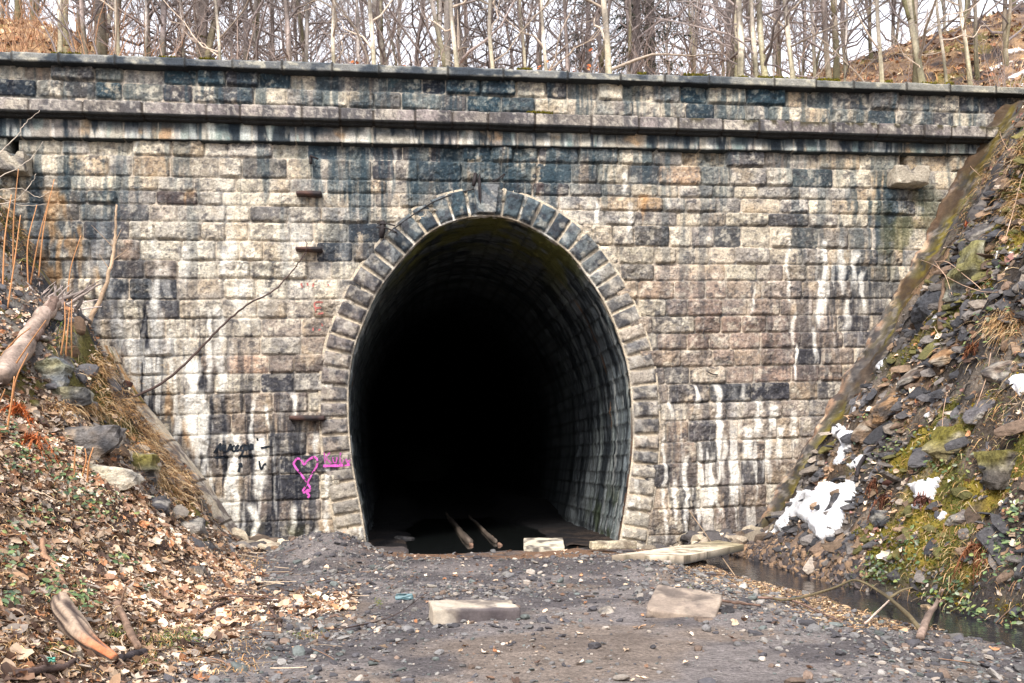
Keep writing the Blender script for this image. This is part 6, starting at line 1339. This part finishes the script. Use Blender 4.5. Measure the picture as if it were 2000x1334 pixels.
# shredded stump of the left bank
def shred():
    sp = Soup(); c = on_y(np.array(80.), np.array(575.), -1.6)
    for i in range(46):
        a = ro.normal(0, .28), ro.normal(0, .18); b = c + np.array([a[0], a[1], -.28 + ro.normal(0, .08)]); d = np.array([ro.normal(.25, .35), ro.normal(0, .2), ro.uniform(.1, .5)]); t = np.linspace(0, 1, 5)[:, None]; add_tube(sp, b + d * t + ro.normal(0, .01, (5, 3)), ro.uniform(.02, .05) * (1 - .8 * t[:, 0]), rgb(206, 190, 182) * ro.uniform(.55, 1.1), 5)
    V, F_ = rock_tpl(np.random.default_rng(5), 3, 8, .6, rough=.1); sp.add(V * np.array([.5, .35, .28]) + c + np.array([0, .1, -.3]), F_, rgb(150, 132, 124))
    tag(sp.build("shattered_stump", M_BARK), "shattered pale splintered stump above the broken trunk on the left bank", "stump")
shred()
# dry stalks of the left bank
ST = [((14, 600), (40, 420), "tallest tan stalk at the far left edge"), ((5, 560), (22, 380), "tan stalk leaning right at the left edge of the picture"), ((25, 520), (36, 330), "dry stalk in front of the left corbel stone"), ((55, 560), (72, 400), "upright stalk left of the pair crossing the dark stained stones"), ((58, 555), (100, 375), "leaning stalk crossing the orange stained stones"), ((75, 540), (106, 350), "tall leaning stalk beside the orange stained stones"), ((140, 600), (158, 460), "lone thin stalk standing against the wall before the crooked sapling"), ((118, 690), (126, 590), "short stalk at the sapling's foot, left of its tuft"), ((128, 690), (136, 600), "short stalk in the tuft at the sapling's foot"), ((140, 695), (140, 585), "upright reddish stalk in the sapling's tuft"), ((0, 690), (60, 640), "bent stalk crossing the broken trunk"), ((10, 735), (90, 625), "long bent stalk slanting over the broken trunk"),
      ((2, 860), (10, 760), "orange stalk beside the reddish fern heap"), ((12, 845), (28, 735), "second orange stalk by the fern heap, leaning right"), ((20, 800), (55, 690), "slanting orange stalk above the fern heap"), ((146, 935), (148, 870), "short stalk before the whitish rock"), ((158, 930), (166, 876), "short stalk leaning right before the whitish rock"), ((170, 940), (182, 874), "taller leaning stalk before the whitish rock")]
for a, b, lab in ST:
    q0 = hit(a[0], a[1])[0]; zc = float((q0 - CAM) @ FWD); q1 = CAM + ray(b[0], b[1]) * (zc - .15); m = (q0 + q1) / 2 + np.array([ro.normal(0, .03), -.05, .02]); sp = Soup(); L = spline([q0 - np.array([0, 0, .05]), m, q1], 14); add_tube(sp, L, np.linspace(.013, .006, 14), rgb(206, 150, 104) * ro.uniform(.85, 1.1), 5)
    tag(sp.build("dry_stalk", M_LEAF), lab, "stalk", "dry stalks on the left bank")
# thin twigs reaching in at the upper left
for i, (pts, lab) in enumerate([([(-10, 305), (30, 268), (50, 240), (78, 215)], "pale twig rising across the left end of the frieze"), ([(-10, 350), (30, 330), (60, 310), (84, 276)], "thin twig curving below the left drain hole"), ([(0, 372), (40, 368), (75, 385), (95, 375)], "wiry twig under the left corbel stone"), ([(-5, 400), (30, 390), (60, 360), (70, 340)], "wiry twig bending up beside the left corbel stone"), ([(0, 385), (20, 395), (50, 402), (90, 398)], "lowest wiry twig under the left corbel stone")]):
    free_tube("twig", pts, [-1.2, -1.1, -1.0, -.95], .009, .004, rgb(206, 192, 176), lab, "twig", k=4, n=20, group="twigs at the wall's left end")
# ferns and hanging roots
def fern(px, py, n, L, col, lab, down=.9, lift=.1):
    q = hit(px, py)[0] + np.array([0, -.08, lift]); k = n * 22; R = []; D = []; Ln = []; C_ = []; sp = Soup()
    for i in range(n):
        a = ro.uniform(0, 6.28); d = np.array([math.cos(a) * .7, math.sin(a) * .4 - .35, .2]); l = L * ro.uniform(.6, 1.1); t = np.linspace(0, 1, 9); P = q + d * l * t[:, None] - np.array([0, 0, down * l]) * (t ** 2)[:, None]; add_tube(sp, P, .006 * (1 - .7 * t), col * ro.uniform(.8, 1.1), 4, False)
        for s in range(40):
            u = ro.uniform(.15, 1); j = min(int(u * 8), 7); b = P[j] + (P[j + 1] - P[j]) * (u * 8 - j); dd = ro.normal(size=3) * .6 + np.array([0, 0, -.4]); dd /= np.linalg.norm(dd); l2 = .10 * (1.1 - u) + .02; t3 = np.linspace(0, 1, 3)[:, None]; s_ = np.cross(dd, [.3, .2, .9]); s_ /= np.linalg.norm(s_); w = .010
            sp.add(np.array([b - s_ * w, b + s_ * w, b + dd * l2]), np.array([[0, 1, 2]]), col * ro.uniform(.7, 1.2))
    tag(sp.build("dead_fern", M_LEAF), lab, "fern", "dead ferns")
RF = rgb(124, 82, 62)
fern(1722, 985, 12, .55, RF, "rusty dead fern hanging right of the large snow patch"); fern(1900, 1080, 14, .55, rgb(140, 92, 64), "big brown dead fern clump low on the rocky bank"); fern(1893, 690, 7, .28, rgb(136, 88, 64), "small rusty fern above the yellow mossy rock"); fern(1700, 955, 6, .3, RF, "small rusty fern beside the dark dead branch"); fern(1884, 448, 4, .16, rgb(190, 100, 64), "tiny orange fern sprig on the crag by the gutter")
fern(35, 810, 16, .45, rgb(196, 112, 62), "orange dead fern heap at the left edge of the bank"); fern(70, 870, 12, .5, rgb(178, 104, 62), "rusty fern fronds trailing down beside the layered outcrop"); fern(1790, 985, 8, .25, rgb(124, 86, 76), "reddish dead fern just below the star-shaped snow")
# litter
def scrap(px, py, w, h, col, lab, name="plastic_scrap"):
    q = hit(px, py)[0] + np.array([0, -.1, .05]); Zd = float((q - CAM) @ FWD); n = 12; U, V = np.meshgrid(np.linspace(-1, 1, n), np.linspace(-1, 1, n), indexing='ij'); r = .75 + .5 * fbm(U * 1.3 + 5, V * 1.3, 6, 3)
    P = np.stack([U * r * w / 2 * Zd / F, .06 * (fbm(U * 2, V * 2, 3, 3) - .5), V * r * h / 2 * Zd / F], -1); o = mesh_obj(name, P, grid_faces(n, n), M_PLAST, np.broadcast_to(col, (n * n, 3))); md = o.modifiers.new("sheet", 'SOLIDIFY'); md.thickness = .004; o.location = q; tag(o, lab, "litter")
scrap(1948, 517, 22, 34, rgb(226, 226, 222), "torn white plastic scrap caught on the bank by a pale twig"); scrap(111, 1298, 16, 10, rgb(90, 170, 150), "small teal plastic scrap among the leaves by the driftwood"); scrap(790, 1172, 34, 12, rgb(96, 128, 136), "flat blue-grey plastic scrap on the gravel left of the concrete block")
# twigs lying about, uncountable
def twig_litter():
    n = 1500; x = np.concatenate([ro.uniform(-9, -2.2, n // 2), ro.uniform(2.2, 9, n // 2)]); y = ro.uniform(-12.8, -.9, n); z = TG(x, y); m = in_view(x, y, z) & ((xL(y) - x > -.7) | (x - xR(y) > 0) | (ro.random(n) < .15)); x, y, z = x[m], y[m], z[m]; n = len(x); sp = Soup(); N = tn(x, y, .15); a = ro.uniform(0, 6.28, n); Fm = frames(N, a)
    for i in range(n):
        L = ro.uniform(.08, .5); t = np.linspace(-.5, .5, 5)[:, None]; P = np.array([x[i], y[i], z[i]]) + Fm[i, :, 0] * L * t + Fm[i, :, 1] * L * .2 * (t ** 2) * ro.normal() + N[i] * ro.uniform(.01, .05); add_tube(sp, P, ro.uniform(.003, .008), [rgb(150, 120, 100), rgb(92, 74, 66), rgb(204, 182, 158)][ro.integers(3)] * ro.uniform(.8, 1.1), 3, False)
    tag(sp.build("twig_litter", M_WOOD), kind="stuff")
twig_litter()
